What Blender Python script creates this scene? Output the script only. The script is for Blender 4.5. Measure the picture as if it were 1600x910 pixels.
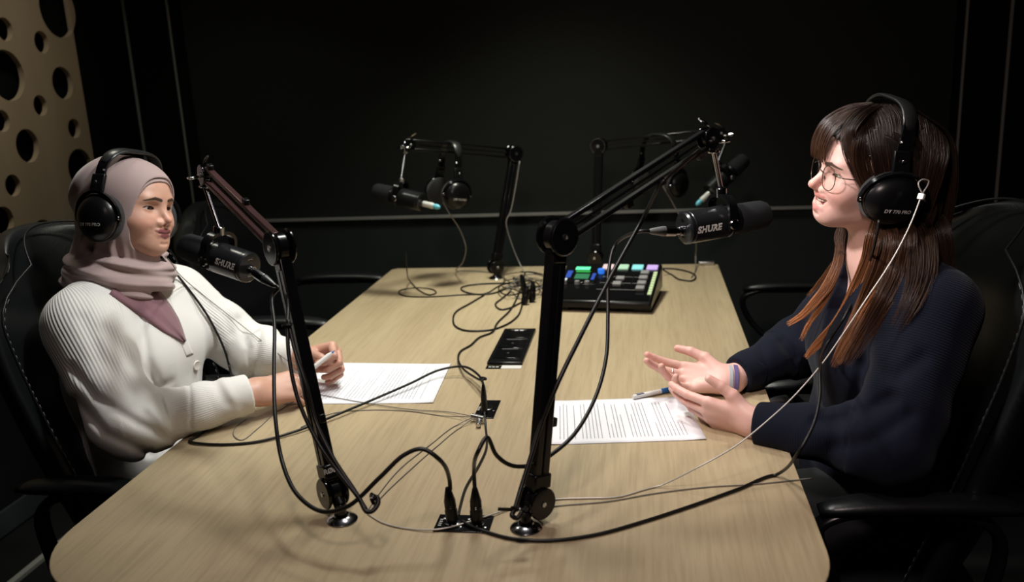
import bpy, bmesh, math, random
import numpy as np
from mathutils import Vector, Matrix, Quaternion
random.seed(7); np.random.seed(7)
S = bpy.context.scene
for o in list(bpy.data.objects): bpy.data.objects.remove(o)
COL = S.collection
PI = math.pi
# ------------------------------------------------------------ camera
FPX = 1365.22
RM = Matrix(((0.98854266, 0.14325263, -0.04756147), (-0.01101770, -0.24577658, -0.96926389), (-0.15053910, 0.95868272, -0.24138232)))  # world -> (right, down, forward)
CO = Vector((0.335, 0.0, 1.42))
cam = bpy.data.cameras.new('camera'); camo = bpy.data.objects.new('camera', cam); COL.objects.link(camo)
m = Matrix((RM[0], -Vector(RM[1]), -Vector(RM[2]))).transposed().to_4x4(); m.translation = CO
camo.matrix_world = m
cam.sensor_fit = 'HORIZONTAL'; cam.sensor_width = 36.0; cam.lens = FPX / 1600 * 36.0; cam.clip_start = 0.02
cam.dof.use_dof = True; cam.dof.focus_distance = 1.66; cam.dof.aperture_fstop = 3.6
S.camera = camo
def ray(px, py): return RM.transposed() @ Vector(((px - 800) / FPX, (py - 455) / FPX, 1.0))
def W(px, py, d): return CO + ray(px, py) * d            # point at depth d
def Zp(px, py, z=0.742):                                  # point on a level plane
    r = ray(px, py); return CO + r * ((z - CO.z) / r.z)
def PY(px, py, y):
    r = ray(px, py); return CO + r * (y / r.y)
def PXp(px, py, x):
    r = ray(px, py); return CO + r * ((x - CO.x) / r.x)
# ------------------------------------------------------------ world, lights, exposure
w = bpy.data.worlds.new('world'); S.world = w; w.use_nodes = True
w.node_tree.nodes['Background'].inputs[0].default_value = (0.75, 0.9, 1.0, 1)
w.node_tree.nodes['Background'].inputs[1].default_value = 0.012
S.view_settings.view_transform = 'Standard'; S.view_settings.look = 'None'
S.view_settings.exposure = 0.0; S.view_settings.gamma = 1.0; S.view_settings.use_curve_mapping = False
def area(name, loc, tgt, size, energy, color, shape='DISK', spread=PI, sy=None):
    l = bpy.data.lights.new(name, 'AREA'); l.shape = shape; l.size = size; l.energy = energy; l.color = color; l.spread = spread
    if sy: l.size_y = sy
    o = bpy.data.objects.new(name, l); COL.objects.link(o); o.location = loc
    o.rotation_euler = (Vector(tgt) - Vector(loc)).to_track_quat('-Z', 'Y').to_euler(); return o
area('ceiling_light_main', (0.0, 1.72, 2.45), (0.0, 1.72, 0.74), 0.28, 4.1, (1.0, 0.975, 0.93), spread=math.radians(92))
area('ceiling_light_far', (0.0, 2.65, 2.50), (0.0, 2.55, 0.74), 0.28, 9.5, (1.0, 1.0, 0.86), spread=math.radians(92))
area('fill_light_right_face', (-0.38, 1.42, 2.10), (0.72, 1.68, 1.10), 0.16, 2.3, (1.0, 0.95, 0.92), spread=math.radians(56))  # added, unseen lamp aimed to brighten the right person's face
area('fill_light_left_chest', (0.30, 1.58, 2.30), (-0.70, 1.78, 0.98), 0.14, 1.7, (0.97, 1.0, 0.96), spread=math.radians(50))  # invented fill, crosses the table to light the left person's chest and face
area('fill_light_camera_side', (0.12, 0.30, 2.35), (0.52, 1.55, 0.95), 0.26, 3.8, (1.0, 0.82, 0.77), spread=math.radians(84))  # added warm fill from the camera side for the right cheek and near table
area('ceiling_light_left_rear', (-1.15, 2.3, 2.55), (-1.4, 2.2, 1.0), 0.25, 4.4, (1.0, 0.97, 0.84), spread=math.radians(120))

# ------------------------------------------------------------ materials
def mat(name, col=(.8, .8, .8), rough=.5, metal=0., **kw):
    m = bpy.data.materials.new(name); m.use_nodes = True
    b = m.node_tree.nodes['Principled BSDF']
    b.inputs['Base Color'].default_value = (*col, 1); b.inputs['Roughness'].default_value = rough; b.inputs['Metallic'].default_value = metal
    if 'spec' in kw: b.inputs['Specular IOR Level'].default_value = kw['spec']
    if 'emit' in kw: b.inputs['Emission Color'].default_value = (*kw['emit'], 1); b.inputs['Emission Strength'].default_value = kw.get('es', 1)
    if 'sheen' in kw: b.inputs['Sheen Weight'].default_value = kw['sheen']; b.inputs['Sheen Roughness'].default_value = .5
    if 'coat' in kw: b.inputs['Coat Weight'].default_value = kw['coat']; b.inputs['Coat Roughness'].default_value = .15
    if 'sss' in kw:
        b.inputs['Subsurface Weight'].default_value = kw['sss']; b.inputs['Subsurface Radius'].default_value = (1, .35, .2); b.inputs['Subsurface Scale'].default_value = .008
    N = m.node_tree.nodes; L = m.node_tree.links
    if 'noise' in kw:   # (scale, colour2, bump)
        sc, c2, bp = kw['noise']
        tc = N.new('ShaderNodeTexCoord'); mp = N.new('ShaderNodeMapping'); nz = N.new('ShaderNodeTexNoise')
        mp.inputs['Scale'].default_value = kw.get('nscale', (1, 1, 1)); nz.inputs['Scale'].default_value = sc; nz.inputs['Detail'].default_value = 5
        L.new(tc.outputs['Object'], mp.inputs[0]); L.new(mp.outputs[0], nz.inputs['Vector'])
        if c2:
            cr = N.new('ShaderNodeValToRGB'); cr.color_ramp.elements[0].position = .35; cr.color_ramp.elements[1].position = .65
            cr.color_ramp.elements[0].color = (*col, 1); cr.color_ramp.elements[1].color = (*c2, 1)
            L.new(nz.outputs[0], cr.inputs[0]); L.new(cr.outputs[0], b.inputs['Base Color'])
        if bp:
            bu = N.new('ShaderNodeBump'); bu.inputs['Strength'].default_value = bp; bu.inputs['Distance'].default_value = kw.get('bd', .001)
            L.new(nz.outputs[0], bu.inputs['Height']); L.new(bu.outputs[0], b.inputs['Normal'])
    return m
M = {}
M['black_metal'] = mat('black satin metal', (.0045, .0045, .005), .20, 0.0, spec=.35)
M['black_plastic'] = mat('black plastic', (.0045, .0045, .005), .28, spec=.28)
M['gloss_plastic'] = mat('glossy black plastic', (.0040, .0040, .0045), .13, spec=.35)
M['rubber'] = mat('black cable rubber', (.0065, .006, .006), .42, spec=.35)
M['chrome'] = mat('chrome', (.75, .75, .76), .12, 1.0)
M['steel'] = mat('brushed steel', (.55, .55, .56), .3, 1.0)
M['dark_chrome'] = mat('dark chrome', (.28, .28, .30), .18, 1.0)
M['arm_red'] = mat('reddish brown anodised metal', (.075, .035, .035), .30, .45)
M['mic_body'] = mat('dark grey enamel', (.012, .013, .014), .26, .2)
M['foam'] = mat('charcoal foam', (.016, .017, .019), .95, noise=(700, None, .8), spec=.1)
M['velour'] = mat('black velour', (.012, .012, .013), .9, sheen=.12)
M['grey_rubber'] = mat('grey rubber', (.10,.10,.10), .45)
M['band'] = mat('grey black headband vinyl', (.014, .015, .015), .34)
M['white_print'] = mat('white print', (.62, .62, .60), .6)
M['grey_print'] = mat('grey print', (.20, .20, .20), .6)
M['wire'] = mat('thin grey coated wire', (.20, .185, .165), .45, .2)
M['white_wire'] = mat('pale steel security wire', (.52, .49, .45), .4, .3)
M['wall'] = mat('matt black wall', (.0045, .0050, .0048), .8, spec=.1)
M['wall_panel'] = mat('charcoal panel', (.022, .028, .0275), .7, noise=(3, (.0240, .0300, .0295), 0), spec=.2)
M['screen_wall'] = mat('black glossy panel', (.0150, .0175, .0165), .6, spec=.2)
M['trim'] = mat('dark aluminium trim', (.30, .30, .28), .4, .2)
M['floor'] = mat('black carpet', (.006, .006, .006), .95, noise=(400, (.010, .010, .010), .6), spec=.1)
M['ceiling'] = mat('black ceiling', (.006, .006, .006), .9)
M['leather'] = mat('black leather', (.0055, .0065, .007), .36, noise=(260, None, .3), bd=.0008, spec=.42)
M['stitch'] = mat('pale stitching', (.16, .15, .14), .7)
M['paper'] = mat('white paper', (.80, .80, .83), .75)
M['ink'] = mat('dark grey ink', (.42, .42, .46), .8)
M['white_plastic'] = mat('white plastic', (.75, .74, .72), .3)
M['blue_plastic'] = mat('blue plastic', (.02, .16, .48), .35)
M['cyan'] = mat('light blue connector', (.12, .50, .62), .4)
M['pale'] = mat('pale connector barrel', (.55, .56, .52), .4)
M['ply'] = mat('birch plywood', (.36, .275, .175), .55, noise=(5, (.42, .32, .21), .05), nscale=(1, 1, .25), spec=.3)
# light oak laminate with grain running along the table
def wood():
    m = mat('light oak laminate', (.5, .4, .28), .42, spec=.35); N = m.node_tree.nodes; L = m.node_tree.links; b = N['Principled BSDF']
    tc = N.new('ShaderNodeTexCoord'); mp = N.new('ShaderNodeMapping'); mp.inputs['Scale'].default_value = (1, .045, 1)
    n1 = N.new('ShaderNodeTexNoise'); n1.inputs['Scale'].default_value = 140; n1.inputs['Detail'].default_value = 6; n1.inputs['Roughness'].default_value = .65
    mp2 = N.new('ShaderNodeMapping'); mp2.inputs['Scale'].default_value = (1, .10, 1)
    n2 = N.new('ShaderNodeTexNoise'); n2.inputs['Scale'].default_value = 9; n2.inputs['Detail'].default_value = 3; n2.inputs['Distortion'].default_value = .6
    for a, n in ((mp, n1), (mp2, n2)): L.new(tc.outputs['Object'], a.inputs[0]); L.new(a.outputs[0], n.inputs['Vector'])
    c1 = N.new('ShaderNodeValToRGB'); e = c1.color_ramp.elements; e[0].position = .36; e[0].color = (.375, .297, .185, 1); e[1].position = .56; e[1].color = (.435, .350, .220, 1)
    c2 = N.new('ShaderNodeValToRGB'); e = c2.color_ramp.elements; e[0].position = .35; e[0].color = (.93, .91, .90, 1); e[1].position = .65; e[1].color = (1.05, 1.05, 1.04, 1)
    mx = N.new('ShaderNodeMix'); mx.data_type = 'RGBA'; mx.blend_type = 'MULTIPLY'; mx.inputs[0].default_value = 1
    L.new(n1.outputs[0], c1.inputs[0]); L.new(n2.outputs[0], c2.inputs[0]); L.new(c1.outputs[0], mx.inputs[6]); L.new(c2.outputs[0], mx.inputs[7]); L.new(mx.outputs[2], b.inputs['Base Color'])
    bu = N.new('ShaderNodeBump'); bu.inputs['Strength'].default_value = .12; bu.inputs['Distance'].default_value = .0004; L.new(n1.outputs[0], bu.inputs['Height']); L.new(bu.outputs[0], b.inputs['Normal'])
    return m
M['wood'] = wood()
M['wood_edge'] = mat('oak edge band', (.40, .30, .20), .5, noise=(40, (.44, .34, .23), 0))

# ------------------------------------------------------------ mesh helpers
def basis(z, x=None):
    z = Vector(z).normalized(); x = Vector(x) if x is not None else (Vector((0, 0, 1)) if abs(z.z) < .9 else Vector((1, 0, 0)))
    x = (x - z * x.dot(z)).normalized(); y = z.cross(x); return Matrix((x, y, z)).transposed()
class MB:
    def __init__(s): s.v = []; s.f = []
    def add(s, vs, fs):
        n = len(s.v); s.v += [tuple(v) for v in vs]; s.f += [tuple(i + n for i in f) for f in fs]; return s
    def box(s, c, size, R=None):
        R = R or Matrix.Identity(3); c = Vector(c); h = [k / 2 for k in size]
        vs = [c + R @ Vector((sx * h[0], sy * h[1], sz * h[2])) for sx in (-1, 1) for sy in (-1, 1) for sz in (-1, 1)]
        return s.add(vs, [(0, 1, 3, 2), (4, 6, 7, 5), (0, 4, 5, 1), (2, 3, 7, 6), (0, 2, 6, 4), (1, 5, 7, 3)])
    def bar(s, a, b, w, h, up=(0, 0, 1)):     # box from a to b, width w sideways, h along up
        a = Vector(a); b = Vector(b); R = basis(b - a, up); return s.box((a + b) / 2, (h, w, (b - a).length), R)
    def lathe(s, prof, o, ax, n=24, x=None):  # prof: (r, t) along axis
        o = Vector(o); R = basis(ax, x); vs = []; fs = []; k = len(prof)
        for r, t in prof:
            for i in range(n):
                a = 2 * PI * i / n; vs.append(o + R @ Vector((r * math.cos(a), r * math.sin(a), t)))
        for j in range(k - 1):
            for i in range(n): fs.append((j * n + i, j * n + (i + 1) % n, (j + 1) * n + (i + 1) % n, (j + 1) * n + i))
        if prof[0][0] > 1e-6: fs.append(tuple(range(n - 1, -1, -1)))
        if prof[-1][0] > 1e-6: fs.append(tuple((k - 1) * n + i for i in range(n)))
        return s.add(vs, fs)
    def cyl(s, a, b, r1, r2=None, n=20, bev=0):
        a = Vector(a); b = Vector(b); L = (b - a).length; r2 = r1 if r2 is None else r2
        p = [(r1 - bev, 0), (r1, bev), (r2, L - bev), (r2 - bev, L)] if bev else [(r1, 0), (r2, L)]
        return s.lathe(p, a, b - a, n)
    def disc(s, c, nrm, r, th, n=32, bev=None):
        nrm = Vector(nrm).normalized(); c = Vector(c); bev = th * .25 if bev is None else bev
        return s.cyl(c - nrm * th / 2, c + nrm * th / 2, r, r, n, bev)
    def sph(s, c, r, n=20, R=None):
        r = (r, r, r) if not hasattr(r, '__len__') else r; R = R or Matrix.Identity(3); c = Vector(c); m_ = n // 2; vs = []; fs = []
        for j in range(m_ + 1):
            t = PI * j / m_
            for i in range(n):
                a = 2 * PI * i / n; vs.append(c + R @ Vector((r[0] * math.sin(t) * math.cos(a), r[1] * math.sin(t) * math.sin(a), r[2] * math.cos(t))))
        for j in range(m_):
            for i in range(n): fs.append((j * n + i, (j + 1) * n + i, (j + 1) * n + (i + 1) % n, j * n + (i + 1) % n))
        return s.add(vs, fs)
    def tube(s, pts, r, n=8, closed=False, prof=None, up=None):   # r number or list
        if prof: n = len(prof)
        pts = [Vector(p) for p in pts]; k = len(pts); rs = r if hasattr(r, '__len__') else [r] * k
        t0 = (pts[1] - pts[0]).normalized(); u = basis(t0, up).col[0].copy(); vs = []; fs = []
        for i, p in enumerate(pts):
            if closed: t = pts[(i + 1) % k] - pts[i - 1]
            else: t = pts[min(i + 1, k - 1)] - pts[max(i - 1, 0)]
            t.normalize(); u = (u - t * u.dot(t)).normalized(); v = t.cross(u)
            for j in range(n):
                if prof: cx, cy = prof[j]
                else: a = 2 * PI * j / n; cx, cy = math.cos(a), math.sin(a)
                vs.append(p + (u * cx + v * cy) * rs[i])
        for i in range(k if closed else k - 1):
            for j in range(n):
                i2 = (i + 1) % k; fs.append((i * n + j, i * n + (j + 1) % n, i2 * n + (j + 1) % n, i2 * n + j))
        if not closed: fs += [tuple(range(n - 1, -1, -1)), tuple((k - 1) * n + j for j in range(n))]
        return s.add(vs, fs)
    def prism(s, poly, z0, z1, f=None):       # poly in xy, f maps Vector->Vector
        n = len(poly); g = f or (lambda v: v)
        vs = [g(Vector((x, y, z0))) for x, y in poly] + [g(Vector((x, y, z1))) for x, y in poly]
        return s.add(vs, [tuple(range(n - 1, -1, -1)), tuple(range(n, 2 * n))] + [(i, (i + 1) % n, n + (i + 1) % n, n + i) for i in range(n)])
    def build(s, name, mt, parent=None, bevel=0, ang=35, origin=None, seg=2):
        me = bpy.data.meshes.new(name); o0 = Vector(origin) if origin is not None else Vector((0, 0, 0))
        if parent is not None and origin is None: o0 = parent.location if not parent.parent else parent.location + parent.parent.location
        me.from_pydata([tuple(Vector(v) - o0) for v in s.v], [], s.f); me.update()
        me.polygons.foreach_set('use_smooth', [True] * len(me.polygons))
        if ang < 180: me.set_sharp_from_angle(angle=math.radians(ang))
        me.materials.append(mt if not isinstance(mt, str) else M[mt])
        o = bpy.data.objects.new(name, me); COL.objects.link(o)
        if parent is not None:
            o.parent = parent; pw = parent.location + (parent.parent.location if parent.parent else Vector((0, 0, 0))); o.location = o0 - pw
        else: o.location = o0
        if bevel:
            b = o.modifiers.new('bevel', 'BEVEL'); b.width = bevel; b.segments = seg; b.limit_method = 'ANGLE'; b.angle_limit = math.radians(40)
        return o
def empty(name, loc, label, cat, group=None):
    o = bpy.data.objects.new(name, None); o.empty_display_size = .02; COL.objects.link(o); o.location = loc; tag(o, label, cat, group); return o
def tag(o, label=None, cat=None, group=None, kind=None):
    if label: o['label'] = label
    if cat: o['category'] = cat
    if group: o['group'] = group
    if kind: o['kind'] = kind
    return o
def spline(pts, per=8, closed=False):
    P = [Vector(p) for p in pts]; n = len(P); out = []
    for i in range(n if closed else n - 1):
        p0 = P[i - 1] if (i > 0 or closed) else P[0] * 2 - P[1]; p1 = P[i]; p2 = P[(i + 1) % n]
        p3 = P[(i + 2) % n] if (i + 2 < n or closed) else P[-1] * 2 - P[-2]
        a1 = max((p1 - p0).length ** .5, 1e-4); a2 = max((p2 - p1).length ** .5, 1e-4); a3 = max((p3 - p2).length ** .5, 1e-4)
        m1 = ((p1 - p0) / a1 - (p2 - p0) / (a1 + a2) + (p2 - p1) / a2) * a2
        m2 = ((p2 - p1) / a2 - (p3 - p1) / (a2 + a3) + (p3 - p2) / a3) * a2
        for k in range(per):
            t = k / per; t2 = t * t; t3 = t2 * t
            out.append(p1 * (2 * t3 - 3 * t2 + 1) + m1 * (t3 - 2 * t2 + t) + p2 * (-2 * t3 + 3 * t2) + m2 * (t3 - t2))
    if not closed: out.append(P[-1])
    return out
def rrect(x0, y0, x1, y1, r, n=10):
    pts = []
    for cx, cy, a0 in ((x1 - r, y1 - r, 0), (x0 + r, y1 - r, 90), (x0 + r, y0 + r, 180), (x1 - r, y0 + r, 270)):
        for i in range(n + 1): a = math.radians(a0 + 90 * i / n); pts.append((cx + r * math.cos(a), cy + r * math.sin(a)))
    return pts
def text_mb(txt, h, o, xdir, ydir, depth=.0003, shear=0, bend=None, space=1.0, bold=0):
    c = bpy.data.curves.new('t', 'FONT'); c.body = txt; c.size = h / .7; c.align_x = 'CENTER'; c.align_y = 'CENTER'; c.shear = shear; c.space_character = space; c.offset = bold; c.resolution_u = 3
    ob = bpy.data.objects.new('t', c); COL.objects.link(ob); dg = bpy.context.evaluated_depsgraph_get(); me = bpy.data.meshes.new_from_object(ob.evaluated_get(dg))
    x = Vector(xdir).normalized(); y = Vector(ydir).normalized(); n = x.cross(y); o = Vector(o); mb = MB()
    cy = sum(v.co.y for v in me.vertices) / max(1, len(me.vertices))
    f = bend or (lambda u, v: o + x * u + y * v + n * depth)
    mb.add([f(v.co.x, v.co.y - (0 if True else cy)) for v in me.vertices], [tuple(p.vertices) for p in me.polygons])
    bpy.data.objects.remove(ob); bpy.data.meshes.remove(me); bpy.data.curves.remove(c); return mb
# ============================================================ room
def struct(mb, name, mt, bevel=0): o = mb.build(name, mt, bevel=bevel); tag(o, kind='structure'); return o
XL, XR, YB, YF, ZC = -1.80, 1.86, 3.52, -1.6, 2.72
struct(MB().box(((XL + XR) / 2, (YB + YF) / 2, -.05), (XR - XL + .4, YB - YF + .4, .1)), 'floor', 'floor')
struct(MB().box(((XL + XR) / 2, (YB + YF) / 2, ZC + .05), (XR - XL + .4, YB - YF + .4, .1)), 'ceiling', 'ceiling')
struct(MB().box((XL - .05, (YB + YF) / 2, ZC / 2), (.1, YB - YF + .2, ZC)), 'wall_left', 'wall')
struct(MB().box((XR + .05, (YB + YF) / 2, ZC / 2), (.1, YB - YF + .2, ZC)), 'wall_right', 'wall')
struct(MB().box(((XL + XR) / 2, YB + .05, ZC / 2), (XR - XL + .2, .1, ZC)), 'wall_back', 'wall')
struct(MB().box(((XL + XR) / 2, YF - .05, ZC / 2), (XR - XL + .2, .1, ZC)), 'wall_front', 'wall')
# large dark panel on the back wall above the charcoal wainscot
o = MB().box((-.03, 3.505, 1.76), (2.98, .020, 1.78)).build('wall_panel', 'screen_wall', bevel=.003)
tag(o, 'large black upper panel on the back wall between the vertical trims', 'wall panel')
o = MB().box((-.05, 3.500, .43), (2.62, .028, .856)).build('wainscot_panel', 'wall_panel', bevel=.003)
tag(o, 'charcoal lower panel on the back wall behind the table end', 'wall panel')
struct(MB().box((-.05, 3.492, .864), (2.62, .052, .008)), 'trim_1', 'trim')
for i, x in enumerate((-1.765, -1.573, 1.49, 1.64)):
    struct(MB().box((x, 3.4885, 1.5), (.010 if i in (0, 3) else .008, .004, 2.4)), 'trim_%d' % (i + 2), 'trim')
# perforated plywood sheet on the left wall
def perforated():
    c = bpy.data.curves.new('p', 'CURVE'); c.dimensions = '2D'; c.fill_mode = 'BOTH'; c.extrude = .010; c.resolution_u = 1
    def poly(pts):
        s = c.splines.new('POLY'); s.points.add(len(pts) - 1)
        for i, (x, y) in enumerate(pts): s.points[i].co = (x, y, 0, 1)
        s.use_cyclic_u = True
    Y0, Y1, Z0, Z1 = 1.2, 3.12, .82, 2.6
    poly([(Y0, Z0), (Y1, Z0), (Y1, Z1), (Y0, Z1)])
    hs = []
    for px, py, hh in ((87, 15, 86), (95, 130, 50), (62, 66, 34), (60, 165, 32), (113, 201, 30), (40, 228, 52), (123, 263, 60), (17, 290, 34), (3, 345, 44),
                       (8, 118, 78), (4, 46, 36), (0, 189, 34)):
        p = PXp(px, py, -1.765); d = (p - CO).dot(Vector(RM[2])); hs.append((p.y, p.z, hh / FPX * d / 2))
    rs = random.Random(5)
    for k in range(900):
        y = rs.uniform(Y0 + .05, Y1 - .04); z = rs.uniform(Z0 + .1, Z1 - .1); r = rs.choice((.035, .045, .06, .085))
        if y > 2.50 and .95 < z < 1.84: continue
        if y - r < Y0 + .01 or y + r > Y1 - .015: continue
        if all(math.hypot(y - a, z - b) > r + q + .035 for a, b, q in hs): hs.append((y, z, r))
    for y, z, r in hs: poly([(y + r * math.cos(a * PI / 24), z + r * math.sin(a * PI / 24)) for a in range(48)])
    ob = bpy.data.objects.new('p', c); COL.objects.link(ob)
    me = bpy.data.meshes.new_from_object(ob.evaluated_get(bpy.context.evaluated_depsgraph_get()))
    mb = MB(); mb.add([Vector((-1.767 + v.co.z, v.co.x, v.co.y)) for v in me.vertices], [tuple(p.vertices) for p in me.polygons])
    bpy.data.objects.remove(ob); o = mb.build('perforated_panel', 'ply', ang=30)
    tag(o, 'pale plywood sheet with round holes on the left wall', 'acoustic panel')
perforated()
struct(MB().box((-1.557, 1.9, .006), (.022, 1.3, .012)), 'trim_6', 'trim')
struct(MB().box((-1.785, 2.2, .05), (.012, 2.2, .08)), 'baseboard_left', 'wall_panel')
# ============================================================ table
TZ = .74
t = empty('conference_table', (0, 2.02, 0), 'light oak conference table with rounded near corners in the middle of the room', 'table')
top = MB().prism(rrect(-.5875, .975, .5875, 3.062, .19, 14), TZ - .026, TZ)
# square far corners
pts = [p for p in rrect(-.5875, .975, .5875, 3.062, .19, 14)]
pts = [p for p in pts if p[1] < 2.5]; pts = [(.5875, 3.045), (.57, 3.062), (-.57, 3.062), (-.5875, 3.045)] + pts
MB().prism(pts, TZ - .0262, TZ).build('table_top', 'wood', t, bevel=.0015, ang=30)
for sx in (-1, 1):
    MB().box((sx * .30, 2.65, .357), (.06, .55, .714)).build('leg', 'black_metal', t, bevel=.003)
    MB().box((sx * .30, 1.55, .357), (.06, .30, .714)).build('leg', 'black_metal', t, bevel=.003)
MB().box((0, 2.1, .62), (.04, 1.5, .14)).build('cross_rail', 'black_metal', t, bevel=.003)
MB().box((.548, 3.045, TZ + .0065), (.055, .022, .012)).build('corner_clip', 'steel', t, bevel=.002)
# ------------------------------------------------------------ sheets of paper
def paper(pts, label, seed, cols):
    t = empty('paper_sheet', Vector(pts[0]), label, 'paper')
    a, b, c_, d = [Vector(p) for p in pts]   # near-left, near-right, far-right, far-left
    N = 14; vs = []; fs = []
    for i in range(N + 1):
        for j in range(N + 1):
            u, v = i / N, j / N; p = (a * (1 - u) + b * u) * (1 - v) + (d * (1 - u) + c_ * u) * v
            p.z = TZ + .0012 + .0012 * max(0, (abs(u - .5) - .38)) * 12; vs.append(p)
    for i in range(N):
        for j in range(N): k = i * (N + 1) + j; fs.append((k, k + N + 1, k + N + 2, k + 1))
    o = MB().add(vs, fs).build('sheet', 'paper', t, ang=180); so = o.modifiers.new('s', 'SOLIDIFY'); so.thickness = .0004
    rs = random.Random(seed); mb = MB(); nl = 34
    P = lambda u, v: (a * (1 - u) + b * u) * (1 - v) + (d * (1 - u) + c_ * u) * v
    # the text runs away from the reader: lines lie along the sheet's short side
    for i in range(nl):
        u = .08 + .84 * i / nl
        if rs.random() < .18: continue
        v = .10; end = rs.choice((.9, .88, .6, .86, .4))
        while v < end:
            wl = rs.uniform(.010, .038); q0 = P(u, v); q1 = P(u, min(v + wl, end)); q2 = P(u + .0065, min(v + wl, end)); q3 = P(u + .0065, v)
            ps = []
            for q, uu in ((q0, u), (q1, u), (q2, u + .0065), (q3, u + .0065)): q.z = TZ + .0019 + .0012 * max(0, (abs(uu - .5) - .38)) * 12; ps.append(q)
            mb.add(ps, [(0, 3, 2, 1)]); v += wl + .009
    mb.build('printed_text', cols, t, ang=180)
M['ink_faint'] = mat('faint grey ink', (.50, .52, .58), .8)
paper([(-.452, 1.703, TZ), (-.118, 1.717, TZ), (-.134, 1.974, TZ), (-.45, 1.985, TZ)], 'white printed sheet of paper under the penholding hand of the person in white', 3, 'ink_faint')
paper([(.150, 1.510, TZ), (.445, 1.545, TZ), (.412, 1.765, TZ), (.13, 1.734, TZ)], 'white printed sheet of paper below the hands of the person in navy', 8, 'ink')
# ------------------------------------------------------------ pens
def pen(a, b, label, kind):
    a = Vector(a); b = Vector(b); t = empty('pen', a, label, 'pen'); d = (b - a).normalized(); L = (b - a).length; R = .0052
    if kind == 'four':
        MB().lathe([(R * .9, 0), (R, .003), (R, L * .39)], a, d, 16).build('upper_barrel', 'white_plastic', t)
        MB().lathe([(R, L * .39), (R * 1.04, L * .41), (R, L * .9), (R * .6, L * .95)], a, d, 16).build('grip_barrel', 'blue_plastic', t)
        MB().lathe([(R * .6, L * .95), (.0009, L)], a, d, 12).build('tip', 'white_plastic', t)
        u = basis(d, (0, 0, 1)); 
        for k, mt in enumerate(('navy', 'navy')):
            off = u @ Vector((R * .85, (k - .5) * .004, 0)); MB().cyl(a + off + d * .008, a + off + d * .026, .0013, n=8).build('colour_slider', mt, t)
        MB().box(a + u @ Vector((0, -R * 1.1, 0)) + d * .03, (.002, .0015, .035), u).build('clip', 'white_plastic', t)
    else:
        MB().lathe([(R * .7, 0), (R * .95, .004), (R, L * .3), (R, L * .85), (R * .55, L * .93)], a, d, 16).build('barrel', 'white_plastic', t)
        MB().lathe([(R * .55, L * .93), (.0008, L)], a, d, 10).build('tip', 'blue_plastic', t)
M['navy'] = mat('navy plastic', (.02, .03, .12), .4)
pen(Zp(989, 621, TZ + .0062), Zp(1098, 598, TZ + .0062), 'white and blue ballpoint pen lying on the table beside the right paper', 'four')
# ------------------------------------------------------------ power panel, sticker, cable plates
t = empty('table_power_panel', (0, 2.11, TZ), 'black power outlet panel set into the tabletop', 'power panel')
P4 = [Zp(*p, TZ) for p in ((766, 571), (819, 573), (833, 517), (786, 517))]
ctr = (P4[0] + P4[1] + P4[2] + P4[3]) / 4; ctr.z = TZ
MB().box((0 + ctr.x, ctr.y, TZ + .004), (.086, .285, .008)).build('frame', 'black_plastic', t, bevel=.002)
for k, dy in enumerate((-.08, 0.0, .085)):
    MB().box((ctr.x, ctr.y + dy, TZ + .0085), (.068, .070, .003)).build('outlet', 'gloss_plastic', t, bevel=.001)
    MB().box((ctr.x, ctr.y + dy + .033, TZ + .0104), (.040, .0022, .001)).build('slot_edge', 'grey_print', t)
    if k < 2: MB().cyl((ctr.x, ctr.y + dy, TZ + .009), (ctr.x, ctr.y + dy, TZ + .0115), .003, n=10).build('earth_pin', 'steel', t)
for dx in (-.006, .008): MB().box((ctr.x + dx, ctr.y + .115, TZ + .0105), (.010, .007, .001)).build('usb_socket', 'white_print', t)
t = empty('label_sticker', (0, 1.95, TZ), 'small black and white sticker on the table in front of the power panel', 'sticker')
MB().box((ctr.x - .024, ctr.y - .158, TZ + .0006), (.036, .022, .001)).build('black_half', 'black_plastic', t)
MB().box((ctr.x + .019, ctr.y - .157, TZ + .0006), (.048, .022, .001)).build('white_half', 'white_print', t)
for i in range(3): MB().box((ctr.x - .024 + (i - 1) * .009, ctr.y - .158, TZ + .0013), (.007, .005, .0004)).build('printed_mark', 'white_print', t)
def xlr_plug(t, base, tip, mt='black_plastic', r=.0095, ring=None):
    a = Vector(base); d = Vector(tip) - a; L = d.length; d.normalize()
    MB().lathe([(r * .95, 0), (r, .002), (r, L * .42), (r * .90, L * .45), (r * .92, L * .62), (r * .55, L * .85), (r * .45, L)], a, d, 20).build('plug', mt, t)
    return a + d * L
def plate(c, sx, sy, rot, label, socks):
    c = Vector(c); t = empty('connector_plate', c, label, 'connector plate'); R = Matrix.Rotation(rot, 3, 'Z')
    MB().box(c + Vector((0, 0, .0012)), (sx, sy, .0024), R).build('face_plate', 'black_metal', t, bevel=.0006)
    for u in socks:
        p = c + R @ Vector((u, 0, 0))
        MB().lathe([(.0135, 0), (.0135, .0045), (.0110, .0052), (.0105, .003), (0, .003)], p, (0, 0, 1), 24).build('socket', 'dark_chrome', t)
        for dx, dy in ((-.015, .012), (.015, -.012)):
            MB().lathe([(.0024, .002), (.0024, .0032), (0, .0036)], p + R @ Vector((dx, dy, 0)), (0, 0, 1), 10).build('screw', 'steel', t)
    for i in range(4): MB().box(c + R @ Vector((-sx * .42, (i - 1.5) * .006, .0026)), (.005, .0018, .0004), R).build('printed_mark', 'white_print', t)
plate((.051, 1.209, TZ), .088, .052, .0, 'black double connector plate in the tabletop between the two front arms', (-.018, .021))
plate((.006, 1.685, TZ), .042, .098, .0, 'small black connector plate behind the double one, in mid table', (0,))
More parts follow.
